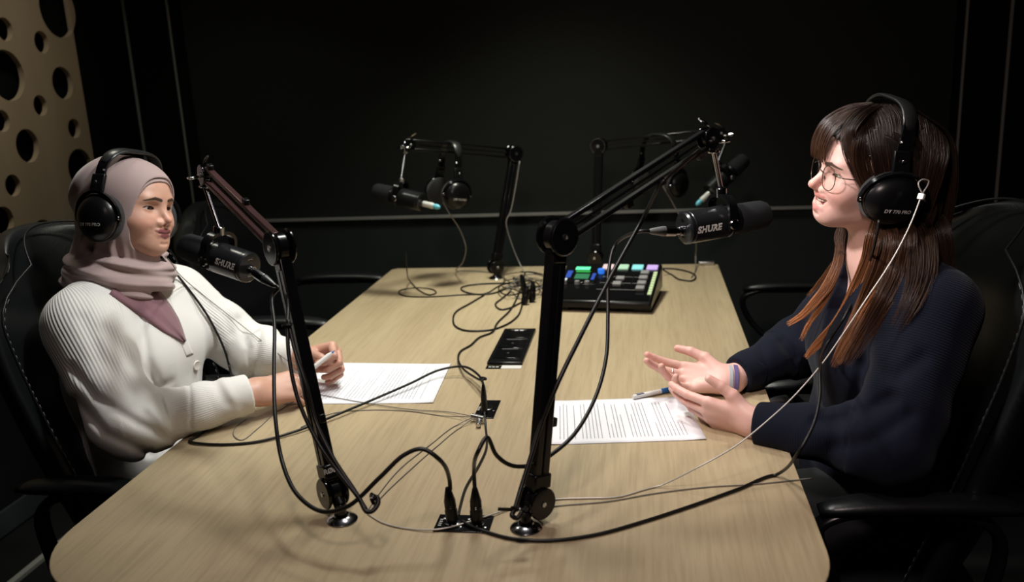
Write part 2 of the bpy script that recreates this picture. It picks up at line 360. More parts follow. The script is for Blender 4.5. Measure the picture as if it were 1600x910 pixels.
# ============================================================ boom arms and microphones
def Pl(px, py, p0, n):                                     # point on the plane through p0 with normal n
    r = ray(px, py); n = Vector(n); return CO + r * ((Vector(p0) - CO).dot(n) / r.dot(n))
def az(deg): return Vector((math.cos(math.radians(deg)), math.sin(math.radians(deg)), 0))
Zv = Vector((0, 0, 1))
def two_rails(t, name, a, b, sep, w, dpt, n, mt, grp=True):
    a = Vector(a); b = Vector(b); d = (b - a).normalized(); s = n.cross(d).normalized()
    for k in (-1, 1):
        o = MB().bar(a + s * k * sep / 2, b + s * k * sep / 2, w, dpt, up=n).build(name, mt, t, bevel=.0018)
def boom_arm(B, J0, J1, J2, n, label, upper='black_metal', brand=False, det=True, group=None, stem=None, R=.0285, low_sep=.0155):
    B = Vector(B); t = empty('boom_arm', B, label, 'microphone arm', group); n = Vector(n).normalized()
    if n.dot(CO - B) < 0: n = -n                            # towards the viewer's side
    MB().lathe([(.0245, 0), (.0250, .002), (.021, .0055), (.0125, .0085), (.0115, .011), (0, .011)], B, Zv, 36).build('desk_insert', 'dark_chrome', t)
    MB().cyl(B + Vector((0, 0, .010)), B + Vector((0, 0, .030)), .0085, n=20, bev=.001).build('post', 'black_metal', t)
    d1 = (J1 - J0).normalized(); d2 = (J2 - J1).normalized()
    MB().cyl(B + Vector((0, 0, .024)), J0 - n * .002, .010, n=16).build('pivot_block', 'black_plastic', t)
    for k in (-1, 1):
        o = MB().disc(J0 + n * k * .0150, n, .0255, .0055, 40, .0018).build('pivot_disc', 'gloss_plastic', t)
        MB().disc(J0 + n * k * .0185, n, .0042, .0025, 14).build('screw', 'steel', o)
    MB().disc(J0, n, .020, .024, 32).build('pivot_hub', 'black_plastic', t)
    two_rails(t, 'lower_rail', J0 + d1 * .018, J1 - d1 * .020, low_sep, .0125, .020, n, 'black_metal')
    MB().bar(J0 + d1 * .03, J1 - d1 * .03, low_sep - .002, .010, up=n).build('spring_channel', 'black_plastic', t)
    MB().bar(J0 + d1 * .022, J0 + d1 * .046, .034, .026, up=n).build('collar', 'black_plastic', t, bevel=.003)
    if brand:
        c_ = J0 + d1 * .036 ; s = n.cross(d1).normalized()
        hh = s if s.dot(CO - c_) > 0 else -s; xd_ = n if n.dot(Vector(RM[0])) > 0 else -n
        text_mb('RØDE', .0078, c_ + hh * .0172, xd_, d1, .0004, bold=.0003).build('lettering', 'white_print', t, ang=180)
    for k in (-1, 1):
        o = MB().disc(J1 + n * k * .0150, n, R, .0050, 44, .0018).build('elbow_disc', 'gloss_plastic', t)
        MB().lathe([(.0052, 0), (.0052, .0015), (.0025, .0015), (.0022, .0008), (0, .0008)], J1 + n * k * .0172, n * k, 16).build('screw', 'steel', o)
        MB().tube([J1 + n * k * .0170 + basis(n) @ Vector((math.cos(a * PI / 24) * (R - .0025), math.sin(a * PI / 24) * (R - .0025), 0)) for a in range(48)], .0006, 6, True).build('disc_rim', 'steel', o)
    MB().disc(J1, n, R * .82, .024, 32).build('elbow_hub', 'black_metal', t)
    MB().bar(J1 - d1 * .002, J1 - d1 * .040, .026, .022, up=n).build('elbow_clevis', 'black_metal', t, bevel=.003)
    two_rails(t, 'upper_rail', J1 + d2 * .016, J2 - d2 * .008, .0285, .0075, .012, n, upper)
    MB().cyl(J1 + d2 * .03, J2 - d2 * .03, .0022, n=8).build('spring', 'black_plastic', t)
    # tip joint
    for k in (-1, 1): MB().disc(J2 + n * k * .009, n, .0185, .0035, 30).build('tip_disc', 'gloss_plastic', t)
    MB().disc(J2, n, .012, .016, 24).build('tip_hub', 'black_metal', t)
    MB().disc(J2 + n * .012, n, .0035, .003, 12).build('tip_screw', 'steel', t)
    h = Vector((d2.x, d2.y, 0)).normalized(); q = J2 + h * .016 + Vector((0, 0, -.006))
    MB().bar(q + Vector((0, 0, .016)), q - Vector((0, 0, .016)), .014, .014, up=n).build('swivel_block', 'dark_chrome', t, bevel=.002)
    MB().cyl(q + n * .006, q + n * .022, .0028, n=10).build('thumbscrew_stem', 'chrome', t)
    MB().box(q + n * .024, (.005, .016, .011), basis(n)).build('thumbscrew_wing', 'chrome', t, bevel=.002)
    MB().cyl(q + h * .004, q + h * .020, .006, .0075, n=14, bev=.001).build('tilt_knob', 'chrome', t)
    p2 = J2 + Vector((0, 0, .022)); MB().tube([J2 + Vector((0, 0, .010)), p2, p2 - h * .01 + Vector((0, 0, .006)), p2 - h * .024 + Vector((0, 0, .012))], [.003, .003, .0026, .002], 8).build('tension_lever', 'chrome', t)
    MB().cyl(q - Vector((0, 0, .016)), q - Vector((0, 0, .020)), .011, n=24, bev=.001).build('thread_nut', 'chrome', t)
    if stem is not None:
        MB().cyl(q - Vector((0, 0, .018)), stem, .0045, n=12).build('mic_stem', 'dark_chrome', t)
    if det:
        for s_, a, b in ((.42, J1, J2), (.93, J1, J2), (.30, J0, J1)):
            c_ = a.lerp(b, s_); dd = (b - a).normalized()
            o = MB(); o.box(c_ + n.cross(dd) * (-.022), (.010, .010, .014), basis(dd, n)); o.build('cable_clip', 'black_plastic', t, bevel=.0015)
    return t, q
def microphone(A, Bf, top, label, side=None, text=True, xlr='black', group=None, yoke=1):
    A = Vector(A); Bf = Vector(Bf); d = (Bf - A).normalized(); L = .178
    t = empty('microphone', A, label, 'microphone', group)
    toC = (CO - A); toC = (toC - d * toC.dot(d)).normalized()
    up = (Zv - d * Zv.z * d.z / max(1e-6, 1)); up = (Zv - d * d.z).normalized(); sd = d.cross(up).normalized()
    if sd.dot(toC) < 0: sd = -sd
    rb = .0295
    MB().lathe([(rb * .55, 0), (rb * .90, .001), (rb, .004), (rb, .008), (rb * .965, .009), (rb * .965, .011), (rb, .012), (rb, .084), (rb * .96, .085), (rb * .96, .088), (rb, .089), (rb, .094), (rb * .8, .096)], A, d, 40).build('body', 'mic_body', t)
    MB().lathe([(rb * .80, .094), (rb * .86, .097), (rb * .86, .110), (rb * .7, .112)], A, d, 36).build('collar', 'black_plastic', t)
    MB().lathe([(.020, .110), (.0255, .1115), (.0275, .116), (.0270, .150), (.0262, .166), (.0225, .1745), (.014, .178), (0, .179)], A, d, 36).build('windscreen', 'foam', t)
    for k in range(2): MB().box(A + d * .002 + up * (.014 if k else -.014), (.006, .010, .004), basis(d)).build('switch_cover', 'dark_chrome', t)
    # yoke
    mb = MB(); pc = A + d * .082
    y = [pc + sd * .034 - up * .012, pc + sd * .034 + up * .012, pc + sd * .032 + up * .034, pc + sd * .018 + up * .046, pc - sd * .018 + up * .046, pc - sd * .032 + up * .034, pc - sd * .034 + up * .012, pc - sd * .034 - up * .012]
    y = spline(y, 4); mb.tube(y, .0032, 8, prof=[(1, 2.6), (-1, 2.6), (-1, -2.6), (1, -2.6)], up=up); mb.build('yoke', 'black_metal', t)
    for k in (-1, 1): MB().disc(pc + sd * k * .037, sd, .0095, .006, 22, .0015).build('yoke_knob', 'dark_chrome', t)
    MB().cyl(pc + up * .044, pc + up * .062, .0105, n=20, bev=.0015).build('yoke_nut', 'dark_chrome', t)
    ytop = pc + up * .060
    # connector
    MB().lathe([(.0085, -.004), (.0095, 0), (.0095, .004)], A - up * .004 - d * .004, d, 18).build('socket', 'dark_chrome', t)
    if text:
        c_ = A + d * .036; xd = d if d.dot(Vector(RM[0])) > 0 else -d; rr = rb + .0004; tl = (toC - Zv * .30); tl = (tl - d * tl.dot(d)).normalized(); yd = xd.cross(tl)
        yd = -yd if yd.z < 0 else yd
        def bend(u, v): a = v / rr; return c_ + xd * u + tl * math.cos(a) * rr + yd * math.sin(a) * rr
        text_mb('SHURE', .0112, c_, xd, yd, bend=bend, bold=.0008, shear=.18, space=1.02).build('lettering', 'white_print', t, ang=180)
    return t, ytop, A - d * .004 - up * .004, -d
def mic_connector(p, d, L=.052, mats=('black_plastic', 'black_plastic', 'black_plastic')):
    pass
# ---- front right arm
nR = az(48 - 90); B1 = Vector((.150, 1.203, TZ)); J0 = B1 + Vector((.010, .010, .040))
J0 = Pl(838, 783, B1, nR); J1 = Pl(871, 369, B1, nR); J2 = Pl(1106, 216, B1, nR)
A = Pl(1064, 357, J2, nR); dR = (Pl(1128, 351, J2, nR) - A); dR.z *= 1
mA = Pl(1067, 357, J2 + Vector((0, .03, 0)), Vector((0, -1, 0))); mdir = Vector((.86, .48, .045)).normalized()
M1, yt1, xl1, xd1 = microphone(mA, mA + mdir, None, 'black broadcast microphone nearest the person in navy, its windscreen towards them')
boom_arm(B1, J0, J1, J2, nR, 'black jointed boom arm at front right, tallest in the picture', stem=yt1)
print('ARM R', B1, J0, J1, J2, (J1 - J0).length, (J2 - J1).length)
# ---- front left arm
nL = az(135 - 90); B2 = Vector((-.148, 1.211, TZ))
K0 = Pl(520, 768, B2, nL); K1 = Pl(437, 386, B2, nL); K2 = Pl(322, 272, B2, nL)
print('ARM L', K0, K1, K2, (K1 - K0).length, (K2 - K1).length)
dep = lambda p: (Vector(p) - CO).dot(Vector(RM[2]))
mB = W(391, 419, dep(K2) - .01); mf = W(300, 388, dep(K2) + .06)
M2, yt2, xl2, xd2 = microphone(mB, mf, None, 'black broadcast microphone in front of the person in white')
boom_arm(B2, K0, K1, K2, nL, 'black boom arm with a reddish upper section at front left', upper='arm_red', brand=True, stem=yt2)
# ---- back arms
B3 = Vector((-.171, 2.883, TZ)); L0 = B3 + Vector((0, 0, .04)); L1 = W(803, 240, dep(B3) + .0)
L2 = W(640, 226, dep(L1) - .20); n3 = (L2 - L1).cross(Zv).normalized()
mC = W(660, 316, dep(L2) - .05); mCf = W(575, 296, dep(L2) + .02)
M3, yt3, xl3, xd3 = microphone(mC, mCf, None, 'black microphone with a light blue plug at back left, windscreen pointing left', text=False)
boom_arm(B3, L0, L1, L2, n3, 'black boom arm standing at the far left part of the table with headphones on it', det=False, stem=yt3)
B4 = Vector((.165, 3.01, TZ)); Q0 = B4 + Vector((0, 0, .04)); Q1 = W(936, 228, dep(B4) + .02)
Q2 = W(1128, 208, dep(Q1) - .16); n4 = (Q2 - Q1).cross(Zv).normalized()
mD = W(1108, 300, dep(Q2) - .02); mDf = W(1160, 252, dep(Q2) + .01)
M4, yt4, xl4, xd4 = microphone(mD, mDf, None, 'black microphone with a light blue plug at back right, windscreen pointing up right', text=False)
boom_arm(B4, Q0, Q1, Q2, n4, 'black boom arm standing at the far edge behind the mixing console', det=False, stem=yt4)
print('ARM B', (L1 - L0).length, (L2 - L1).length, (Q1 - Q0).length, (Q2 - Q1).length)
# ============================================================ mixing console
def console():
    c = Vector((.222, 2.565, TZ)); R = Matrix.Rotation(math.radians(-8), 3, 'Z')
    t = empty('audio_mixer', c, 'black podcast mixing console with glowing coloured pads on the table', 'audio mixer')
    w_, dpt = .30, .27; zf, zb = .034, .088
    sl = math.atan2(zb - zf, dpt); T = lambda x, y, h=0: c + R @ Vector((x, y, zf + (y + dpt / 2) * math.tan(sl) + h))
    R2 = R @ Matrix.Rotation(sl, 3, 'X')
    # side profile prism: thick at the back, with hollow underside at the front
    prof = [(-dpt / 2, .012), (-dpt / 2, zf), (dpt / 2, zb), (dpt / 2, .012)]
    mb = MB(); vs = []
    for x in (-w_ / 2, w_ / 2):
        for y, z in prof: vs.append(c + R @ Vector((x, y, z)))
    mb.add(vs, [(0, 1, 2, 3), (7, 6, 5, 4), (0, 4, 5, 1), (1, 5, 6, 2), (2, 6, 7, 3), (3, 7, 4, 0)]); mb.build('case', 'black_plastic', t, bevel=.006)
    for x in (-.12, .12):
        MB().box(c + R @ Vector((x, -.09, .006)), (.05, .05, .012), R).build('foot', 'rubber', t, bevel=.003)
        MB().box(c + R @ Vector((x, .09, .006)), (.05, .05, .012), R).build('foot', 'rubber', t, bevel=.003)
    MB().box(T(0, 0, .0008), (w_ - .02, dpt - .02, .002), R2).build('control_surface', 'gloss_plastic', t)
    def glow(n, col, s):
        if n not in M: M[n] = mat(n, tuple(k * .5 for k in col), .5, emit=col, es=s)
        return n
    # screen on the left rear with interface colours
    o = MB().box(T(-.085, .035, .003), (.105, .115, .004), R2).build('touchscreen', 'gloss_plastic', t, bevel=.001)
    for x, y, sx, sy, n, col, s in ((-.088, .078, .045, .022, 'green display light', (.12, .95, .42), .9), (-.083, .055, .044, .012, 'dark green display light', (.01, .35, .05), .5),
                                    (-.080, .020, .044, .036, 'deep green display light', (.01, .17, .07), .45), (-.123, .035, .016, .05, 'blue display light', (.01, .06, .42), .5),
                                    (-.045, .020, .010, .046, 'blue display light', (.01, .06, .42), .5), (-.130, -.003, .016, .016, 'white display light', (.6, .65, .7), .6)):
        MB().box(T(x, y, .0054), (sx, sy, .0006), R2).build('display_tile', glow(n, col, s), t)
    for i in range(6):   # big round-cornered buttons along the rear right
        pass
    for x, n, col, s in ((-.012, 'pale pink pad light', (.80, .62, .62), .5), (.034, 'pale green pad light', (.45, .72, .50), .5), (.079, 'cyan pad light', (.25, .72, .74), .65), (.124, 'lilac pad light', (.55, .38, .80), .65)):
        MB().box(T(x, .095, .004), (.034, .032, .006), R2).build('sound_pad', glow(n, col, s), t, bevel=.002)
    MB().cyl(T(-.027, .052, .001), T(-.027, .052, .016), .010, n=20, bev=.001).build('encoder_knob', glow('blue knob light', (.03, .20, .85), .8), t)
    for x in (-.125, -.085, -.055): MB().cyl(T(x, -.028, .001), T(x, -.028, .013), .0085, .0075, n=18, bev=.001).build('level_knob', 'grey_print', t)
    for i, x in enumerate((-.020, .012, .044, .076, .108)):
        MB().box(T(x, .005, .002), (.003, .080, .0012), R2).build('fader_slot', 'black_plastic', t)
    for x, y in ((.040, .005), (.036, -.032), (.108, .048), (.108, .012), (.108, -.024), (.108, -.058)): MB().box(T(x, y, .007), (.026, .022, .011), R2).build('fader_cap', 'grey_print', t, bevel=.003)
    for y in (.028, -.015, -.060): MB().box(T(.05, y, .0022), (.14, .0016, .0008), R2).build('printed_line', 'grey_print', t)
    for i in range(9): MB().box(T(.138, .058 - .0175 * i, .003), (.011, .013, .003), R2).build('level_light', glow('yellow green level light', (.50, .62, .33), .65), t, bevel=.0006)
    for i in range(4): MB().box(c + R @ Vector((-.1 + i * .03, dpt / 2 + .004, .05)), (.012, .012, .012), R).build('rear_connector', 'steel', t)
console()
# ============================================================ headphones
def headphones(c1, c2, F, U, label, cup_r=.047, yaw1=0, group=None, band_up=.150, text=True, side=1, back=0.0, cupscale=(1, 1)):
    """c1/c2: cup centres (c1 the near one), F forward axis, U up axis of the head"""
    c1 = Vector(c1); c2 = Vector(c2); X = (c1 - c2).normalized(); F = Vector(F); F = (F - X * F.dot(X)).normalized(); U = X.cross(F); U = U if U.dot(Vector(U)) > 0 else -U
    if U.z < 0: U = -U
    t = empty('headphones', c1, label, 'headphones', group)
    for c, s in ((c1, 1), (c2, -1)):
        n = X * s; Rm = Matrix((F, U, n)).transposed()
        if Rm.determinant() < 0: Rm = Matrix((-F, U, n)).transposed()
        def L(prof, o=0, ex=cupscale): 
            mb = MB(); vs = []; k = 48
            for r, h in prof:
                for i in range(k): a = 2 * PI * i / k; vs.append(c + Rm @ Vector((r * math.cos(a) * ex[0], r * math.sin(a) * ex[1], h)))
            fs = [(j * k + i, j * k + (i + 1) % k, (j + 1) * k + (i + 1) % k, (j + 1) * k + i) for j in range(len(prof) - 1) for i in range(k)]
            fs += [tuple(range(k - 1, -1, -1)), tuple((len(prof) - 1) * k + i for i in range(k))]; return mb.add(vs, fs)
        r = cup_r
        L([(r * .90, -.030), (r * 1.02, -.027), (r * 1.06, -.018), (r * 1.02, -.009), (r * .92, -.007)]).build('ear_pad', 'velour', t)
        cup = L([(r * .98, -.0085), (r * 1.0, -.006), (r * 1.0, .000), (r * .96, .004), (r * .80, .0135), (r * .55, .019), (r * .25, .0215), (r * .05, .022)]).build('cup', 'black_plastic', t, ang=50)
        MB().tube([c + Rm @ Vector((r * .985 * math.cos(a * PI / 24) * cupscale[0], r * .985 * math.sin(a * PI / 24) * cupscale[1], .0005)) for a in range(48)], .0012, 6, True).build('cup_ring', 'gloss_plastic', cup)
        # fork over the cup
        fk = [c + Rm @ Vector((r * 1.10 * math.cos(a) * cupscale[0], r * 1.10 * math.sin(a) * cupscale[1], -.006 + .010 * math.sin(a))) for a in [math.radians(d) for d in range(-8, 189, 14)]]
        MB().tube(fk, .0026, 8, prof=[(1, 1.5), (-1, 1.5), (-1, -1.5), (1, -1.5)]).build('fork', 'gloss_plastic', t)
        for sx in (-1, 1): MB().disc(c + Rm @ Vector((sx * r * 1.08 * cupscale[0], 0, -.004)), Rm @ Vector((1, 0, 0)), .0042, .006, 14).build('hinge', 'dark_chrome', t)
        # slider block
        q = c + Rm @ Vector((0, r * 1.10 * cupscale[1], -.002))
        MB().bar(q, q + U * .036 - n * .010, .030, .009, up=n).build('slider', 'black_plastic', t, bevel=.002)
        MB().disc(q + U * .020 + n * .003, n, .003, .002, 12).build('screw', 'steel', t)
        if s == 1 and text:
            o_ = c + Rm @ Vector((0, -r * .30, 0)); xd = F if F.dot(Vector(RM[0])) > 0 else -F
            def bend(u, v): 
                rr = math.hypot(u / cupscale[0], (v - r * .30) / cupscale[1]) / r
                h = np.interp(rr, [0, .05, .25, .55, .80, .96], [.022, .022, .0215, .019, .0135, .004]) + .0008
                return c + xd * u + U * (v - r * .30) + n * float(h)
            text_mb('DT 770 PRO', .0062 , o_, xd, U, bend=bend, bold=.0002, shear=.1).build('lettering', 'white_print', t, ang=180)
    # headband arc between slider tops
    mid = (c1 + c2) / 2; hw = (c1 - c2).length / 2 - .012; z0 = cup_r * 1.10 * cupscale[1] + .022
    arc = [mid + X * hw * math.copysign(abs(math.cos(a)) ** .62, math.cos(a)) + U * (z0 + (band_up - z0) * math.sin(a) ** .75) - F * back * math.sin(a) for a in [math.radians(d) for d in np.linspace(0, 180, 29)]]
    MB().tube(arc, .0024, 8, prof=[(1, 4.6), (-1, 4.6), (-1, -4.6), (1, -4.6)], up=X).build('headband', 'black_metal', t)
    inner = arc[4:-4]; 
    pr = [(1.6 * math.cos(a), 5.4 * math.sin(a)) for a in [2 * PI * i / 14 for i in range(14)]]
    MB().tube(inner, [.0016 + .0014 * math.sin(PI * i / (len(inner) - 1)) ** .5 for i in range(len(inner))], 14, prof=pr, up=X).build('headband_pad', 'band', t, ang=180)
    for k in (2, -3):
        MB().disc(arc[k] + F * .008, X, .0030, .012, 12).build('rivet', 'steel', t)
    return t
# pair hanging on the back left arm
hm = L1.lerp(L2, .68); hd = (L2 - L1).normalized(); hx = hd.cross(Zv).normalized(); hx = hx if hx.dot(CO - hm) > 0 else -hx
c1 = hm + hx * .055 + Vector((0, 0, -.150)) + hd * .0; c2 = hm - hx * .055 + Vector((0, 0, -.150)) - hd * .0
headphones(c1 + hx * .02, c2 - hx * .02, hd, Zv, 'black headphones hanging from the back left boom arm', band_up=.168, cup_r=.045)
hm = Q1.lerp(Q2, .50); hx = Vector((.80, -.60, 0)); hd = Vector((-.60, -.80, 0))
headphones(hm + hx * .085 + Vector((0, 0, -.150)), hm - hx * .085 + Vector((0, 0, -.150)), hd, Zv, 'black headphones hanging from the back right boom arm', band_up=.168, text=False, cup_r=.045)
# ============================================================ office chairs
def office_chair(loc, rot, label, tilt=.06, group=None, h=1.20, wing=.05, armz=.665, hw=.275, ax=-.10, stitch=True):
    """local frame: +x is where the sitter faces"""
    t = empty('office_chair', loc, label, 'chair', group); R = Matrix.Rotation(rot, 3, 'Z'); O = Vector(loc)
    g = lambda x, y, z: O + R @ Vector((x, y, z))
    # backrest: padded slab swept up, curved in plan and rounded at the top
    def back(off, thick, name, mt, zz, sc=1.0):
        nu, nv = 29, 27; vs = []; fs = []
        for side in (0, 1):
            for j in range(nv):
                v = j / (nv - 1); z = zz[0] + (zz[1] - zz[0]) * v
                wv = hw * sc * (0.86 + .14 * math.sin(min(1, v * 1.3) * PI / 2)) * (1 - max(0, (v - .80) / .20) ** 2.6 * .42)
                for i in range(nu):
                    u = -1 + 2 * i / (nu - 1); y = wv * u
                    zt = z - (abs(u) ** 2.5) * .055 * max(0, v - .55) / .45
                    bulge = (1 - abs(u) ** 4) * (1 - abs(2 * v - 1) ** 6)
                    x = -.205 - tilt * 2.2 * (v ** 1.25) + wing * u * u - .03 * math.sin(v * PI)
                    if side == 0: x += off + thick * .5 * (.35 + .65 * bulge) + .008 * math.cos(v * 5 * PI) * bulge
                    else: x += off - thick * .5 * (.35 + .65 * bulge)
                    vs.append(g(x, y, zt))
        n2 = nu * nv
        for j in range(nv - 1):
            for i in range(nu - 1):
                a = j * nu + i; fs.append((a, a + 1, a + nu + 1, a + nu)); fs.append((n2 + a, n2 + a + nu, n2 + a + nu + 1, n2 + a + 1))
        edge = [i for i in range(nu)] + [j * nu + nu - 1 for j in range(1, nv)] + [(nv - 1) * nu + i for i in range(nu - 2, -1, -1)] + [j * nu for j in range(nv - 2, 0, -1)]
        for k in range(len(edge)): a, b = edge[k], edge[(k + 1) % len(edge)]; fs.append((b, a, n2 + a, n2 + b))
        o = MB().add(vs, fs).build(name, mt, t, ang=180); sm = o.modifiers.new('sub', 'SUBSURF'); sm.levels = 1; sm.render_levels = 1
        return [Vector(vs[k]) for k in edge], nu, nv
    E_, nu, nv = back(0, .11, 'backrest', 'leather', (.46, h))
    loop = [p + R @ Vector((.030, 0, 0)) for p in E_]
    loop2 = [loop[k] * .985 + (sum(loop, Vector()) / len(loop)) * .015 for k in range(len(loop))]
    MB().tube(loop, .0024, 8, closed=True).build('piping', 'leather', t, ang=180)
    mb = MB(); pp = spline(loop2, 3, closed=True)
    for k in range(0, len(pp), 2):
        if pp[k].z > h - .10 or not stitch: continue
        mb.tube([pp[k], pp[(k + 1) % len(pp)]], .0009, 4)
    if mb.v: mb.build('stitching', 'stitch', t, ang=180)
    # seat cushion
    nu = nv = 15; vs = []; fs = []
    for side in (0, 1):
        for j in range(nv):
            for i in range(nu):
                u = -1 + 2 * i / (nu - 1); v = -1 + 2 * j / (nv - 1); e = (1 - abs(u) ** 5) * (1 - abs(v) ** 5)
                x = .02 + .25 * v * (1 - .06 * abs(u) ** 4); y = .255 * u * (1 - .05 * abs(v) ** 4); z = .455 + (.045 * e + .006) * (1 if side == 0 else -1) - .02 * max(0, v) ** 3
                vs.append(g(x, y, z))
    n2 = nu * nv
    for j in range(nv - 1):
        for i in range(nu - 1): a = j * nu + i; fs.append((a, a + nu, a + nu + 1, a + 1)); fs.append((n2 + a, n2 + a + 1, n2 + a + nu + 1, n2 + a + nu))
    edge = [i for i in range(nu)] + [j * nu + nu - 1 for j in range(1, nv)] + [(nv - 1) * nu + i for i in range(nu - 2, -1, -1)] + [j * nu for j in range(nv - 2, 0, -1)]
    for k in range(len(edge)): a, b = edge[k], edge[(k + 1) % len(edge)]; fs.append((a, b, n2 + b, n2 + a))
    MB().add(vs, fs).build('seat', 'leather', t, ang=180)
    for s in (-1, 1):
        y = s * .295
        path = spline([g(-.20, y, .50), g(-.21, y, armz - .05), g(-.17, y, armz - .012), g(.05 + ax, y, armz), g(.15 + ax, y, armz - .004), g(.19 + ax, y, armz - .03), g(.17 + ax, y, armz - .10), g(.08 + ax * .5, y * .96, .46)], 5)
        MB().tube(path, .013, 12, prof=[(.8 * math.cos(a), 1.5 * math.sin(a)) for a in [2 * PI * i / 12 for i in range(12)]], up=R @ Vector((0, 0, 1)) if 0 else R @ Vector((1, 0, 0))).build('arm_frame', 'black_plastic', t, ang=60)
        pad = [g(-.15 + ax + .34 * k / 14, y, armz + .016 - .012 * (abs(k - 7) / 7) ** 3) for k in range(15)]
        MB().tube(pad, [.016 * (1 - .5 * (abs(k - 7) / 7) ** 5) for k in range(15)], 14, prof=[(1.0 * math.cos(a), 1.9 * math.sin(a)) for a in [2 * PI * i / 14 for i in range(14)]], up=(0, 0, 1)).build('arm_pad', 'leather', t, ang=180)
    MB().cyl(g(0, 0, .10), g(0, 0, .43), .028, n=20).build('gas_lift', 'black_metal', t)
    MB().box(g(0, 0, .415), (.22, .18, .03), R).build('tilt_mechanism', 'black_metal', t, bevel=.004)
    for k in range(5):
        a = rot + 2 * PI * k / 5 + .3; d = Vector((math.cos(a), math.sin(a), 0))
        MB().tube([O + d * .02 + Vector((0, 0, .10)), O + d * .15 + Vector((0, 0, .095)), O + d * .30 + Vector((0, 0, .07))], [.026, .022, .016], 10).build('base_leg', 'black_plastic', t)
        s = d.cross(Zv); cst = O + d * .30 + Vector((0, 0, .030))
        MB().cyl(cst - s * .022, cst + s * .022, .030, n=20, bev=.004).build('caster', 'black_plastic', t)
    return t
office_chair((-.635, 1.71, 0), math.radians(-2), 'black leather office chair under the person in white at the left', tilt=.08, h=1.150, wing=.10, hw=.30)
office_chair((.70, 1.72, 0), math.radians(183), 'black leather office chair under the person in navy at the right', tilt=.08, h=1.145, wing=.10, hw=.30)
office_chair((-.78, 2.69, 0), math.radians(0), 'empty black office chair on the left side of the table beyond the person in white', h=1.06, armz=.715, hw=.26, ax=0, stitch=False)
office_chair((.86, 2.72, 0), math.radians(180), 'empty black office chair on the right side of the table beyond the person in navy', h=1.02, armz=.655, hw=.26, ax=0, stitch=False)
# ============================================================ implicit surfaces (for bodies and clothes)
A3 = lambda v: np.array([v[0], v[1], v[2]], dtype=np.float32)
def rc(p, a, b, ra, rb):
    a = A3(a); b = A3(b); ab = b - a; h = np.clip(((p - a) @ ab) / max(float(ab @ ab), 1e-9), 0, 1)
    return np.linalg.norm(p - a - h[:, None] * ab, axis=1) - (ra + (rb - ra) * h)
def ell(p, c, r, Rm=None):
    q = p - A3(c)
    if Rm is not None: q = q @ Rm
    r = A3(r); k0 = np.linalg.norm(q / r, axis=1); k1 = np.linalg.norm(q / (r * r), axis=1)
    return k0 * (k0 - 1) / np.maximum(k1, 1e-6)
def sp(p, c, r): return np.linalg.norm(p - A3(c), axis=1) - r
def smin(a, b, k):
    h = np.maximum(k - np.abs(a - b), 0) / k; return np.minimum(a, b) - h * h * k * .25
def smax(a, b, k): return -smin(-a, -b, k)
def local(p, O, R): return (p - A3(O)) @ R            # R columns = local axes in world
def frame(F, U):
    F = np.array(F, float); F /= np.linalg.norm(F); U = np.array(U, float); U -= F * (U @ F); U /= np.linalg.norm(U); L = np.cross(U, F)
    return np.stack([F, L, U], 1).astype(np.float32)  # x forward, y left, z up
def bounded(p, c, rad, fn, pad=.04):
    d = sp(p, c, rad); m = d < pad; out = d.copy() + .001
    if m.any(): out[m] = fn(p[m])
    return out
